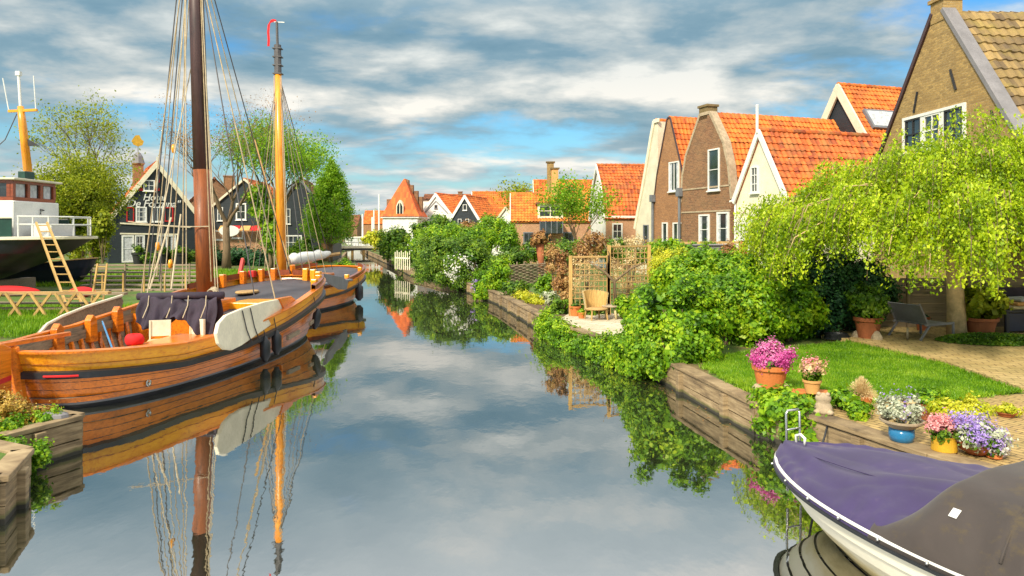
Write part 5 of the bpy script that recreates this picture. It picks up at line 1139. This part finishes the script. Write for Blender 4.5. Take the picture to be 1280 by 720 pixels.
for x in (-.65,.85):
    for y in (-.3,.3): m = MB(); m.box(x-.04,x+.04,y-.04,y+.04,0,.5); obj('leg', m, M['iron'], tb)
m = MB(); m.box(-.7,.9,.30,.34,.6,1.05); obj('backrest', m, M['tarp'], tb, bevel=.01)
m = MB(); m.box(-.7,.9,-.33,-.30,.05,.48); obj('front_panel', m, M['navy'], tb, bevel=.01)
for i, mt_ in enumerate(('tan', 'terral', 'curtain')): m = MB(); m.box(-.32,.32,-.24,.24,0,.09); tag(obj('cushion', m, M[mt_], loc=(12.35+.05*i, 17.6, TZ+.565+.095*i), rz=R(8+6*i), bevel=.04), ('bottom cream', 'middle pinkish', 'top pale grey')[i]+' cushion of the stack on the dark bench', 'cushion', 'cushions stacked on the dark bench')
# ground cover round the birch
q = gr(1215,436,TZ); rg = np.random.default_rng(8); a = rg.random(9000)*6.283; rad = np.sqrt(rg.random(9000)); P = np.c_[10.75+1.25*rad*np.cos(a), 16.05+.72*rad*np.sin(a), TZ+.02+.14*rg.random(9000)*(1-rad**4)]
N_ = unit(rg.normal(size=P.shape)*.7+np.array([0,-.2,1])); t_, b_ = frame(N_, rg); tag(quads_obj('ground_cover', P, t_, b_, .055, .035, M['lf_mid']), 'oval patch of dense green ground cover round the birch trunk', 'ground cover', None, 'stuff')
# patio
PZ = .5
tl = thing('garden_trellis', 'square lattice trellis of tan timber behind the patio', 'trellis', (3.2,21.6,PZ))
def trellis(px0, px1, y0, y1, Ya, Yb, nx, ny):
    A_, B2 = Vector(((px0-640)/F*Ya, Ya, 0)), Vector(((px1-640)/F*Yb, Yb, 0)); z1 = H-(y0-HZ)/F*Ya; z0 = H-(y1-HZ)/F*Ya
    m = MB()
    for i in range(nx+1): p = A_+(B2-A_)*(i/nx); m.bar(p+Vector((0,0,z0)), p+Vector((0,0,z1)), .028, .018)
    for j in range(ny+1): z = z0+(z1-z0)*j/ny; m.bar(A_+Vector((0,-.015,z)), B2+Vector((0,-.015,z)), .018, .03)
    m2 = MB(); m2.bar(A_+Vector((0,-.03,z1+.02)), B2+Vector((0,-.03,z1+.02)), .07, .05); o = obj('lattice', m, M['tanw'], tl, world=True); obj('top_rail', m2, M['tanw'], tl, world=True)
    for p in (A_, B2): m = MB(); m.bar(p+Vector((0,-.04,.45)), p+Vector((0,-.04,z1+.06)), .10, .10); obj('post', m, M['tanz'], tl, world=True)
trellis(713,760,322,388,21.6,21.9,8,9); trellis(761,811,309,383,21.9,22.6,9,10)
m = MB(); m.tube([at(770,385,21.7), at(768,352,21.7), at(756,340,21.7), at(735,326,21.7)], [.05,.045,.035,.02], 7); m.tube([at(768,352,21.7), at(790,335,21.8), at(806,328,21.8)], [.04,.03,.015], 6); m.tube([at(757,341,21.7), at(762,318,21.8), at(754,302,21.9)], [.035,.02,.01], 6)
cl = tag(obj('climbing_plant', m, M['bark'], smooth=True), 'gnarled bare climber spreading its arms across the trellis', 'climber')
wc = thing('woven_chair', 'round-backed pale wicker chair on the patio', 'chair', tuple(at(745,394,20.6)), R(20)); wc.location.z = PZ; wc.matrix_basis = Matrix.Translation(wc.location) @ Matrix.Rotation(R(20), 4, 'Z') @ Matrix.Diagonal((1.0,1.0,.82,1))
rows = []
for k in range(13):
    a = math.pi*(.0+k/12); fl = .08; rows.append([( (.30+fl*z)*math.cos(a), (.28+fl*z)*math.sin(a), .38+(z*(.52+.10*math.sin(a)))) for z in (0,.33,.66,1)])
m = MB(); m.grid(rows)
o = obj('backrest', m, M['tanz'], wc); o.modifiers.new('t', 'SOLIDIFY').thickness = .02
m = MB()
for k in range(25):
    a = math.pi*k/24; m.bar((.315*math.cos(a), .295*math.sin(a), .38), (.395*math.cos(a), .375*math.sin(a), .92+.1*math.sin(a)), .012, .012)
obj('cane', m, M['tan'], wc)
m = MB(); m.lathe([(0,0), (.33,0), (.34,.03), (.32,.06), (0,.07)], (0,0,.35), 24); obj('seat', m, M['tanw'], wc, smooth=True)
for x, y in ((-.22,-.2), (.22,-.2), (-.2,.22), (.2,.22)): m = MB(); m.tube([(x,y,.36), (x*1.15,y*1.15,0)], .022, 8); obj('leg', m, M['tanz'], wc)
rt = thing('garden_table', 'low round pale wooden table next to the wicker chair', 'table', tuple(gr(764,398,PZ)))
m = MB(); m.lathe([(0,.34), (.27,.34), (.28,.36), (.27,.39), (0,.39)], (0,0,0), 28); obj('tabletop', m, M['stone'], rt)
for k in range(4): a = .6+k*1.57; m = MB(); m.tube([(.15*math.cos(a),.15*math.sin(a),.35), (.21*math.cos(a),.21*math.sin(a),0)], [.045,.035], 8); obj('leg', m, M['tan'], rt, smooth=True)
p = gp(719,395); potted('potted_plant', 'terracotta pot standing under the left post of the trellis', tuple(p), .17, .30, 'terra', [('foliage','lf_mid',300,.06,.15,.1,.0)], seed=61)
p = gp(727,398); potted('potted_plant', 'smaller terracotta pot just right of the one under the trellis post', tuple(p), .12, .18, 'terra', [('foliage','lf_bright',200,.05,.11,.08,.0)], seed=62)
p = gp(708,391); potted('potted_plant', 'small pale grey pot beside the terracotta pots under the trellis', tuple(p), .13, .22, 'lead', [('foliage','lf_bright',400,.06,.2,.15,.05)], seed=63)
wb_ = thing('garden_stool', 'small dark wooden seat half hidden behind the patio shrubs', 'seat', tuple(gr(802,388,PZ)))
m = MB(); m.box(-.4,.4,-.18,.18,.36,.42); obj('seat', m, M['greyw'], wb_)
for x in (-.34,.34): m = MB(); m.box(x-.03,x+.03,-.16,.16,0,.36); obj('leg', m, M['greyw'], wb_)
# wattle fence
wf = thing('wattle_fence', 'low woven wattle fence behind the flower bed', 'fence', (.9,31,PZ)); P0, P1 = gr(628,357), gr(697,352)
m = MB()
for j in range(13):
    z = .52+.075*j; pts = [P0+(P1-P0)*(i/30)+Vector((0, .05*math.sin(i*1.57+j*3.14)+.01*math.sin(i*j), z-.5+.012*math.sin(i*.7+j))) for i in range(31)]; m.tube(pts, .034, 5)
obj('wattle', m, M['greyw'], wf, world=True)
for k in range(9): p = P0+(P1-P0)*(k/8); m = MB(); m.tube([p, p+Vector((0,0,1.08))], .03, 6); obj('stake', m, M['greywz'], wf, world=True)
# lead trough beyond the hedge
lt = thing('planter', 'grey lead trough on the wall below the orange brick house', 'planter', tuple(at(868,320,24.5)), R(-75)); m = MB(); m.box(-.28,.28,-.1,1.2,0,.35); m.box(-.32,.32,-.14,1.24,.35,.40); obj('trough', m, M['lead'], lt, bevel=.02)
gwl = thing('garden_rail', 'pale horizontal rail fence in front of the brick houses', 'fence', (6.4,29,.5)); a, b = at(810,304,30), at(925,303,27.5)
for dz in (0,-.45): m = MB(); m.bar(a+Vector((0,0,dz)), b+Vector((0,0,dz)), .05, .09); obj('rail', m, M['tanw'], gwl, world=True)
for k in range(6): p = a+(b-a)*(k/5); m = MB(); m.bar(Vector((p.x,p.y,.45)), p+Vector((0,0,.06)), .09, .09); obj('post', m, M['tanz'], gwl, world=True)
# picket fence far on the right bank
pf = thing('picket_fence', 'far little white picket fence by the water', 'fence', (-5.2,50,.5)); a, b = at(494,334,50.5), at(512,334,49)
for k in range(8): p = a+(b-a)*(k/7); m = MB(); m.bar(Vector((p.x,p.y,.4)), Vector((p.x,p.y,1.6+.1*(k%2))), .07, .05); obj('picket', m, M['cream'], pf, world=True)
m = MB(); m.bar(Vector((a.x,a.y+.04,1.2)), Vector((b.x,b.y+.04,1.2)), .05, .09); obj('rail', m, M['cream'], pf, world=True)
# left bank bits
for k, (px, py, Y, l) in enumerate(((173,322,57,'dark tub by the hotel door'), (204,322,56,'dark tub under the right hotel window'), (226,325,56,'round dark pot beside the corner of the hotel'))):
    p = at(px, 330, Y); potted('potted_plant', l, (p.x, Y, .47), .5, .9, 'iron', [('foliage','lf_mid',300,.15,.55,.35,.2)], seed=70+k)
sg_ = thing('sign', 'blank white oval sign on a post in front of the boarded house', 'sign', (-21.2,54,.47)); m = MB(); m.lathe([(0,-.03), (.72,-.03), (.76,0), (.72,.03), (0,.03)], (0,0,0), 28, 1, .55); m.v = [(x, z, y+2.6) for x, y, z in m.v]; obj('board', m, M['white'], sg_); m = MB(); m.box(-.04,.04,.03,.1,0,2.3); obj('post', m, M['greywz'], sg_)
p = gr(68,522,.52); m = MB(); m.lathe([(0,0), (.16,0), (.15,.04), (.1,.07), (0,.08)], (0,0,0), 9, 1.2, .8); tag(obj('stone', m, M['lead'], loc=(p.x,p.y,.525)), 'flat grey stone on the planter edge below the barge stern', 'stone')
# ------------------------------------------------------------------ vegetation
def bb(px, py, Y, rx, ry, d=None):                                      # blob given by its place and radii in the photograph
    c = at(px, py, Y); k = Y/F; return (c.x, c.y, c.z, rx*k, d or rx*k*.9, ry*k)
# weeping birch
rt = thing('weeping_birch', 'lime green weeping birch spreading over the garden path', 'tree', (10.5,17.0,TZ)); rr = random.Random(4)
tk = MB(); tk.tube([(10.5,17.0,.45), (10.48,17.0,1.2), (10.42,17.0,2.2), (10.5,17.0,3.2), (10.6,17.0,4.0)], [.22,.19,.165,.15,.11], 14)
for i, v_ in enumerate(tk.v): f_ = 1+.07*math.sin(i*2.7)+.05*math.sin(i*1.3); tk.v[i] = (10.48+(v_[0]-10.48)*f_, 17+(v_[1]-17)*f_, v_[2])
obj('trunk', tk, M['birchbark'], rt, world=True, smooth=True)
bc = np.array([10.55,16.3]); bR = np.array([5.0,3.4])
def dome(r2): return 2.75+2.2*np.clip(1-r2, 0, 1)**.75
lm = MB(); rg = np.random.default_rng(14); K = 340
cl = []
for k in range(K):
    a = rg.random()*6.283; r_ = math.sqrt(rg.random())*1.0; cl.append((bc[0]+bR[0]*r_*math.cos(a)*(1+.06*rg.normal()), bc[1]+bR[1]*r_*math.sin(a)*(1+.06*rg.normal()), float(dome(r_*r_))*(1+.055*rg.normal()), r_))
for k, (x, y, z, r_) in enumerate(cl):
    if k % 3 == 0:
        s_ = Vector((10.5,17,2.6+.012*(k % 90))); e2 = Vector((x,y,z)); mid = (s_+e2)/2+Vector((0,0,.55+.3*rg.random())); pts = [s_*(1-q)**2+mid*2*q*(1-q)+e2*q*q for q in np.linspace(0,1,7)]; pts.append(e2+Vector(((x-10.5)*.05, (y-17)*.05, -.45))); lm.tube(pts, [.05,.042,.035,.028,.02,.015,.01,.006], 5, cap=False)
obj('limbs', lm, M['birchbark'], rt, world=True, smooth=True)
Ps = []; twm = MB()
for x, y, z, r_ in cl:
    ns = int(10+rg.integers(0, 8)); L_ = (.55+.75*rg.random())*(1 if r_ > .55 else .8)
    for s_ in range(ns):
        tw = s_ < 4
        ox, oy = rg.normal(size=2)*.24; ln_ = L_*(.5+.8*rg.random()); n = int(40*ln_/.6)
        q = np.sort(rg.random(n)); outw = np.array([x-10.5, y-17.0]); outw = outw/max(.5, np.linalg.norm(outw))
        zz_ = z+.12*rg.normal()-(ox*ox+oy*oy)*.6-q*ln_+.10*np.sin(q*3); px_ = x+ox+outw[0]*.28*np.sin(q*1.5)+rg.normal(size=n)*.05; py_ = y+oy+outw[1]*.28*np.sin(q*1.5)+rg.normal(size=n)*.05
        Ps.append(np.c_[px_, py_, zz_+rg.normal(size=n)*.04])
        if tw: qq = np.linspace(0, .95, 5); twm.tube([(x+ox+outw[0]*.28*math.sin(v_*1.5), y+oy+outw[1]*.28*math.sin(v_*1.5), max(1.95, z-(ox*ox+oy*oy)*.6-v_*ln_+.10*math.sin(v_*3))) for v_ in qq], [.010,.008,.006,.005,.003], 3, cap=False)
P = np.concatenate(Ps); P = P[P[:,2] > 1.98+.28*np.sin(P[:,0]*3.1)*np.cos(P[:,1]*2.3)]; n = len(P)
P[:,2] -= 0.0
nr = unit(rg.normal(size=(n,3))*.8+np.c_[(P[:,0]-10.6)*.15, (P[:,1]-17)*.15, np.full(n,.35)]); dn = unit(np.c_[rg.normal(size=(n,2))*.45, -np.ones(n)]); tdir = unit(dn-nr*np.sum(dn*nr,1,keepdims=True)); sz = .066*(.45+1.0*rg.random(n)**1.3)
quads_obj('crown', P, tdir, np.cross(nr, tdir), sz, sz*.62, M['lf_lime'], rt, True); obj('twigs', twm, M['bark'], rt, world=True, fix=False)

# hedges and shrubs on the near right bank
shrub('round_shrub', 'rounded bright green shrub overhanging the quay left of the lawn', M['lf_bright'], [(3.40,14.55,1.15,.98,.85,.80), (3.15,14.15,.75,.6,.45,.45), (2.95,15.3,1.0,.6,.6,.6)], 30000, .085, seed=81, clump=.24, zmin=.1)
iv = []
for i in range(9):
    f_ = i/8; x = 1.18+(2.9-1.18)*f_; y = 20.3+(14.6-20.3)*f_; hz = (.30,.16,.06,.0,.0,.06,.30,.65,.7)[i]; iv.append((x-.12, y, hz*.55+.12, .38, .55, .32+hz*.35))
shrub('ivy', 'thick bright ivy hanging over the quay wall below the patio', M['lf_bright'], iv+[(2.85,15.3,1.0,.45,.55,.5)], 42000, .07, cat='ivy', seed=82, clump=.2, zmin=.02)
shrub('ivy_hedge', 'tall leafy ivy hedge behind the lawn', M['lf_bright'], [bb(905,385,16.2,45,42,.6), bb(945,395,16.0,40,48,.6), bb(985,390,16.7,38,46,.6), bb(870,352,17,50,25,.7), bb(930,350,17.2,50,28,.7), bb(846,352,18,24,26,.6)], 50000, .085, cat='hedge', seed=83, clump=.24, zmin=.45)
shrub('shade_toned_hedge', 'hedge under the weeping birch, its leaves coloured dark blue-green to stand for shade', M['lf_dark'], [bb(1020,385,17.4,38,42,.5), bb(1060,375,17.9,36,42,.5), bb(1000,350,17.8,40,38,.5), bb(1090,358,18.3,26,38,.4), bb(1045,338,18.2,50,24,.5)], 26000, .09, cat='hedge', seed=84, clump=.26, zmin=.45)  # birch shade is put into the leaf colour of this hedge end
shrub('yellow_shrub', 'feathery yellow-green shrub to the right of the trellis', M['lf_yellow'], [bb(838,330,21,22,20), bb(828,345,20.5,14,20)], 8000, .06, seed=85, clump=.2)
shrub('border_shrub', 'low light green hedge in front of the brick houses', M['lf_bright'], [bb(835,312,25,22,12), bb(868,322,23,34,12), bb(900,325,22,28,12), bb(880,312,25.5,20,8)], 7000, .10, seed=86, clump=.22)
plant('russet_plant', 'small russet leafed plant beside the grey trough', M['lf_brown'], [bb(910,318,23.5,8,12)], 500, .09, seed=87)
shrub('patio_shrub', 'leafy green plants at the foot of the trellis right of the wicker chair', M['lf_bright'], [bb(783,384,20.8,16,11), bb(806,372,20.6,16,13)], 3000, .09, seed=88, clump=.15)
shrub('patio_shrub', 'green plants behind the terracotta pots under the trellis', M['lf_mid'], [bb(700,385,22.2,15,13), bb(727,384,22.3,12,12), bb(742,388,22,14,10)], 2600, .08, seed=89, clump=.15)
shrub('russet_bush', 'twiggy russet bush left of the trellis', M['lf_brown'], [bb(703,345,23.5,13,32), bb(694,325,25,12,18), bb(708,372,23,8,14)], 4200, .07, seed=90, clump=.2, inner=.05)
shrub('russet_bush', 'tall russet flowered bush above the left end of the trellis', M['lf_brown'], [bb(742,305,27,20,13), bb(730,318,26,14,10)], 2600, .08, seed=91, clump=.25, inner=.05)
shrub('straw_bush', 'dry yellowish growth climbing behind the trellis', M['lf_straw'], [bb(735,345,22.6,22,26), bb(785,340,23.2,24,28), bb(790,305,26,24,9)], 3400, .06, seed=92, clump=.2, inner=0)
shrub('garden_bush', 'green bush rising behind the trellis and the tall russet bush', M['lf_mid'], [bb(765,312,29,22,12), bb(712,322,28,16,12), bb(795,318,28,20,10)], 4500, .1, seed=119, clump=.25)
plant('yellow_flowers', 'bright yellow low flowers in the bed above the quay', M['lf_yellow'], [bb(672,376,25.5,22,7,.6), bb(655,370,27,14,6,.6)], 2600, .06, cat='flowers', seed=93, clump=.15)
plant('herb_clump', 'dark green spiky clump at the far end of the flower bed', M['lf_mid'], [bb(645,360,28.5,18,9)], 1500, .09, seed=94, clump=.15)
plant('herb_clump', 'rounded green clump in the flower bed before the wattle fence', M['lf_bright'], [bb(682,356,27.5,16,11)], 1600, .08, seed=95, clump=.15)
plant('herb_clump', 'white flecked green clump by the patio end of the flower bed', M['lf_silver'], [bb(688,372,25,12,8)], 700, .07, seed=96, clump=.15)
shrub('water_shrub', 'bright shrub hanging over the water at the end of the dark quay', M['lf_bright'], [bb(612,352,31.5,16,20), bb(625,340,32,14,16), bb(600,362,31.5,10,12)], 4500, .11, seed=97, clump=.25, zmin=.05)
m_ = plant('iris', 'purple iris flowers at the edge of the water below the shrubs', M['lf_mauve'], [bb(596,358,32,5,7)], 160, .09, cat='flowers', seed=98)
shrub('water_shrub', 'big dark green bush drooping into the canal', M['lf_mid'], [bb(562,327,37,38,32), bb(587,332,36,22,26), bb(538,320,40,24,22), bb(575,347,36.5,22,16), bb(535,340,39,18,14), bb(600,318,37,12,14)], 30000, .11, seed=99, clump=.4, zmin=.05)
shrub('water_shrub', 'bright green bush rising behind the big drooping one', M['lf_bright'], [bb(552,300,43,26,18), bb(588,303,42,20,19), bb(528,306,46,14,15), bb(570,292,44,12,12)], 15000, .12, seed=100, clump=.45)
fl_ = plant('white_blossom', 'white blossom scattered on the front of the drooping bush', M['lf_white'], [bb(575,335,35.6,20,18,.5)], 420, .10, cat='flowers', seed=101, inner=0)
shrub('garden_bush', 'rounded green bush in front of the far low orange roofed house', M['lf_bright'], [bb(622,287,48,20,18), bb(603,300,45,15,16), bb(637,300,44,13,17), bb(610,280,49,12,10)], 13000, .13, seed=102, clump=.5)
shrub('garden_bush', 'lower green bush left of the wattle fence', M['lf_mid'], [bb(640,322,38,20,12), bb(625,330,36,14,12)], 4500, .13, seed=103, clump=.35)
shrub('garden_hedge', 'mid green hedge along the front of the long low house', M['lf_mid'], [bb(690,318,40,20,11), bb(712,312,42,20,12), bb(668,315,41,14,12), bb(735,312,42,16,10)], 6500, .14, seed=104, clump=.35)
shrub('garden_bush', 'dark green bush beside the far bend of the canal', M['lf_mid'], [bb(498,302,58,18,17), bb(485,308,62,12,14), bb(505,322,54,12,12)], 6000, .2, seed=105, clump=.5, zmin=.05)
shrub('garden_bush', 'yellow-green bush next to the footbridge', M['lf_yellow'], [bb(464,297,84,10,8), bb(474,300,80,8,8)], 1800, .25, seed=106, clump=.6)
shrub('garden_bush', 'bush of mid green leaves under the far white gable', M['lf_mid'], [bb(548,280,60,16,10), bb(526,290,58,12,10)], 4000, .2, seed=107, clump=.55)
shrub('russet_bush', 'small far russet bush between the garden bushes', M['lf_brown'], [bb(585,285,52,10,7)], 900, .16, seed=108)
# trees right
tree('garden_tree', 'light green airy tree in front of the long low house', (722-640)/F*47, 47, .47, 6.4, 1.6, .12, M['lf_fir'], 5200, .16, 21, depth=3, clump=.5, spread=.55, up=.2)
tree('garden_tree', 'small dark crowned tree behind the far orange ridge', (655-640)/F*72, 72, .47, 8.4, 3, .15, M['lf_olive'], 1600, .25, 22, depth=3, clump=.6)
pt = thing('pollard_willow', 'pollarded tree with an orange trunk and russet head by the wattle fence', 'tree', ((675-640)/F*36,36,.47)); x = (675-640)/F*36
m = MB(); m.tube([(x,36,.4), (x+.05,36,1.4), (x,36,2.4)], [.17,.14,.22], 10); obj('trunk', m, M['terrad'], pt, world=True, smooth=True); foliage('crown', M['lf_brown'], [(x,36,2.65,.5,.5,.32)], 1200, .12, pt, clump=.15, seed=5)
shrub('edge_bush', 'green bush growing out of the left bank beyond the second barge', M['lf_bright'], [bb(431,336,46,12,12), bb(422,345,44,10,8)], 3200, .14, seed=109, clump=.3, zmin=.05)
# trees left
def crown_tree(name, label, px, Y, base_h, blobs, mat, n, leaf, seed, tr_=.2, clump=.6, branches=True, **k):
    x = (px-640)/F*Y; r = thing(name, label, 'tree', (x, Y, .47)); rr = random.Random(seed); top_ = max(b[2] for b in blobs)
    m = MB(); m.tube([(x,Y,.4), (x+.05,Y,base_h*.5), (x-.05,Y,base_h), (x,Y,top_)], [tr_*1.3,tr_,tr_*.8,tr_*.2], 9); obj('trunk', m, M['bark'], r, world=True, smooth=True)
    m = MB()
    for b in blobs:
        for i in range(7):
            s_ = Vector((x, Y, base_h*.7+(b[2]-base_h)*.4*rr.random())); e2 = Vector((b[0]+rr.gauss(0,.5)*b[3], b[1]+rr.gauss(0,.5)*b[4], b[2]+rr.gauss(0,.5)*b[5])); m.tube([s_, (s_+e2)/2+Vector((0,0,-.1)), e2], [tr_*.35, tr_*.2, .015], 5, cap=False)
    obj('limbs', m, M['bark'], r, world=True, smooth=True); foliage('crown', mat, blobs, n, leaf, r, clump=clump, seed=seed, **k); return r
tree('leafy_tree', 'yellow-green bushy tree between the motor ship and the hotel', (97-640)/F*44, 44, .47, 8.2, 1.7, .26, M['lf_olive'], 30000, .13, 31, depth=4, clump=.5, spread=.72, up=.10, kids_=3, first=2.1)
tree('feathery_tree', 'taller feathery tree with sparse brownish foliage behind the yellow-green tree', (116-640)/F*50, 50, .47, 11.2, 4.8, .22, M['lf_olive'], 3600, .15, 33, depth=4, clump=.38, spread=.42, up=.12, kids_=3)
foliage_parent = None
tree('bare_tree', 'nearly bare spreading tree behind the two masts', (283-640)/F*50, 50, .47, 12.6, 3.2, .26, M['lf_brown'], 4500, .09, 35, depth=5, clump=.25, spread=.55, up=.14, kids_=3, first=3.0, shrink=.74)
tree('leafy_tree', 'green leafed tree with open crown behind the orange mast', (345-640)/F*52, 52, .47, 10.8, 3, .24, M['lf_fir'], 19000, .15, 37, depth=4, clump=.5, spread=.68, up=.1, kids_=3, first=3.2)
crown_tree('ivy_column', 'ivy clad stem of bright leaves behind the orange mast', 338, 50, 1.8, [bb(340,290,50,12,32), bb(330,262,50,18,18), bb(322,245,50,16,14)], M['lf_bright'], 4500, .16, 38, .15, .4)
shrub('leafy_shrub', 'yellow-green bushes standing below the bushy tree beside the hotel', M['lf_olive'], [bb(118,295,43,20,32), bb(96,300,44,18,28), bb(128,280,42.5,12,18), bb(104,262,43.5,24,24), bb(78,250,44.5,18,26)], 24000, .13, seed=118, clump=.45, inner=.1, shell=.35)
# spire shaped tree
x = (413-640)/F*60; rt = thing('spire_tree', 'upright teardrop shaped green tree beside the canal on the left bank', 'tree', (x,60,.47)); m = MB(); m.tube([(x,60,.4), (x+.05,60,2), (x,60,8)], [.2,.15,.03], 8); obj('trunk', m, M['bark'], rt, world=True, smooth=True)
rg = np.random.default_rng(9); Pl = []; lim = MB()
for k in range(240):
    a = rg.random()*6.283; h0 = rg.random(); zb_ = 1.9+5.4*h0; rr_ = 2.55*(1-h0)**.62*(.35+.65*rg.random()**.5)*min(1, .55+h0*3); ln_ = 1.2+.8*rg.random(); n = 120; q = rg.random(n)
    cxk, cyk = x+.2*(h0-.5)+rr_*math.cos(a), 60+rr_*math.sin(a); w_ = .26*np.sin(np.clip(q*2.6+.5, 0, math.pi))+.03
    Pl.append(np.c_[cxk+rg.normal(size=n)*w_-q*.3*math.cos(a)*rr_*.3, cyk+rg.normal(size=n)*w_-q*.3*math.sin(a)*rr_*.3, zb_+q*ln_])
    if k % 3 == 0: lim.tube([(x,60,zb_-.3), (cxk,cyk,zb_+.3), (cxk,cyk,zb_+ln_*.8)], [.04,.025,.01], 4, cap=False)
P = np.concatenate(Pl); nr = unit(rg.normal(size=P.shape)*.7+unit(P-np.array([x,60,4]))*.8); t_, b_ = frame(nr, rg, -1); sz = .17*(.6+.7*rg.random(len(P))); obj('limbs', lim, M['bark'], rt, world=True); quads_obj('crown', P, t_, b_, sz, sz*.55, M['lf_fir'], rt, True)
# low planting on the left bank
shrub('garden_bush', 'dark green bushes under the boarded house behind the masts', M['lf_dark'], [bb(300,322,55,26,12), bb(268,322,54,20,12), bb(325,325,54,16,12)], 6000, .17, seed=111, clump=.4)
shrub('garden_bush', 'bright green bush at the foot of the ivy clad stem', M['lf_bright'], [bb(368,318,52,14,12), bb(352,322,50,10,10)], 2400, .15, seed=112, clump=.35)
shrub('garden_bush', 'low green bushes at the foot of the hotel front', M['lf_mid'], [bb(190,322,57,12,6), bb(232,322,57,12,7), bb(214,320,56.5,8,5)], 2200, .15, seed=113, clump=.3)
shrub('garden_bush', 'green bush left of the spire shaped tree', M['lf_mid'], [bb(396,318,58,12,10), bb(380,308,60,8,14)], 2400, .16, seed=114, clump=.35)
shrub('tree_row', 'row of distant mid green trees left of the hotel behind the ship', M['lf_mid'], [bb(20+k*26,278+6*math.sin(k*2.),80,22,22) for k in range(-3,6)], 9000, .35, cat='trees', seed=115, clump=1., kind='stuff')
shrub('tree_row', 'distant greenery behind the boarded houses on the left bank', M['lf_mid'], [bb(250+k*24,285+5*math.sin(k*2.3),90,20,16) for k in range(0,8)], 8000, .35, cat='trees', seed=116, clump=1., kind='stuff')
shrub('tree_row', 'distant greenery filling the gaps between the right bank houses', M['lf_mid'], [bb(500+k*26,295+4*math.sin(k*2.3),118,24,14) for k in range(0,14)], 9000, .5, cat='trees', seed=117, clump=1.4, kind='stuff')
# planters at bottom left
plant('stonecrop', 'mound of golden stonecrop on the planter below the barge stern', M['lf_sedum'], [(-6.78,9.55,.60,.42,.30,.24), (-7.3,9.6,.62,.5,.35,.25), (-6.42,9.72,.55,.22,.18,.14)], 11000, .035, seed=121, clump=.09)
plant('planter_herbs', 'bright green herbs at the front of the golden stonecrop', M['lf_bright'], [(-6.40,9.15,.54,.20,.20,.13), (-6.8,9.0,.54,.40,.2,.11), (-6.15,9.55,.55,.12,.12,.15)], 3200, .045, seed=122, clump=.1)
plant('hanging_weeds', 'green weeds hanging over the corner between the two planters', M['lf_bright'], [(-5.95,8.9,.22,.24,.2,.20), (-6.15,8.75,.36,.22,.15,.16)], 2000, .05, seed=123, clump=.1)

rg = np.random.default_rng(77); e3 = []
for (x0,y0), (x1,y1), k in (((3.5,10.8),(2.9,14.2),30), ((2.9,14.2),(1.0,20.4),40)):
    f_ = rg.random(k)[:,None]; a = np.array([x0,y0,.006])*(1-f_)+np.array([x1,y1,.006])*f_; a[:,0] -= np.abs(rg.normal(size=k))*.2; a[:,1] += rg.normal(size=k)*.2; e3.append(a)
P = np.concatenate(e3); P[:,2] = .006; N_ = np.tile([0,0,1.], (len(P),1)); t_, b_ = frame(N_, rg); tag(quads_obj('floating_leaves', P, t_, b_, .035+.03*rg.random(len(P)), .025, M['lf_brown']), 'fallen leaves and petals floating on the canal', 'leaves', None, 'stuff')
# turf hanging over the edges of the lawn
ep = []
for (x0,y0), (x1,y1) in zip(LAWN, LAWN[1:]+LAWN[:1]):
    n = int(math.hypot(x1-x0,y1-y0)*420); f_ = rg.random(n)[:,None]; q = np.array([x0,y0])*(1-f_)+np.array([x1,y1])*f_; wob = .05*np.sin(f_[:,0]*31+x0*7)+.035*np.sin(f_[:,0]*77+y0); q += rg.normal(size=q.shape)*.035+wob[:,None]; ep.append(np.c_[q, np.full(n,.485)])
tag(blades('edge_grass', M['lf_grass'], np.concatenate(ep), .07, .012, seed=6, lean=.6), 'ragged longer grass growing along the edges of the lawn', 'grass', None, 'stuff')
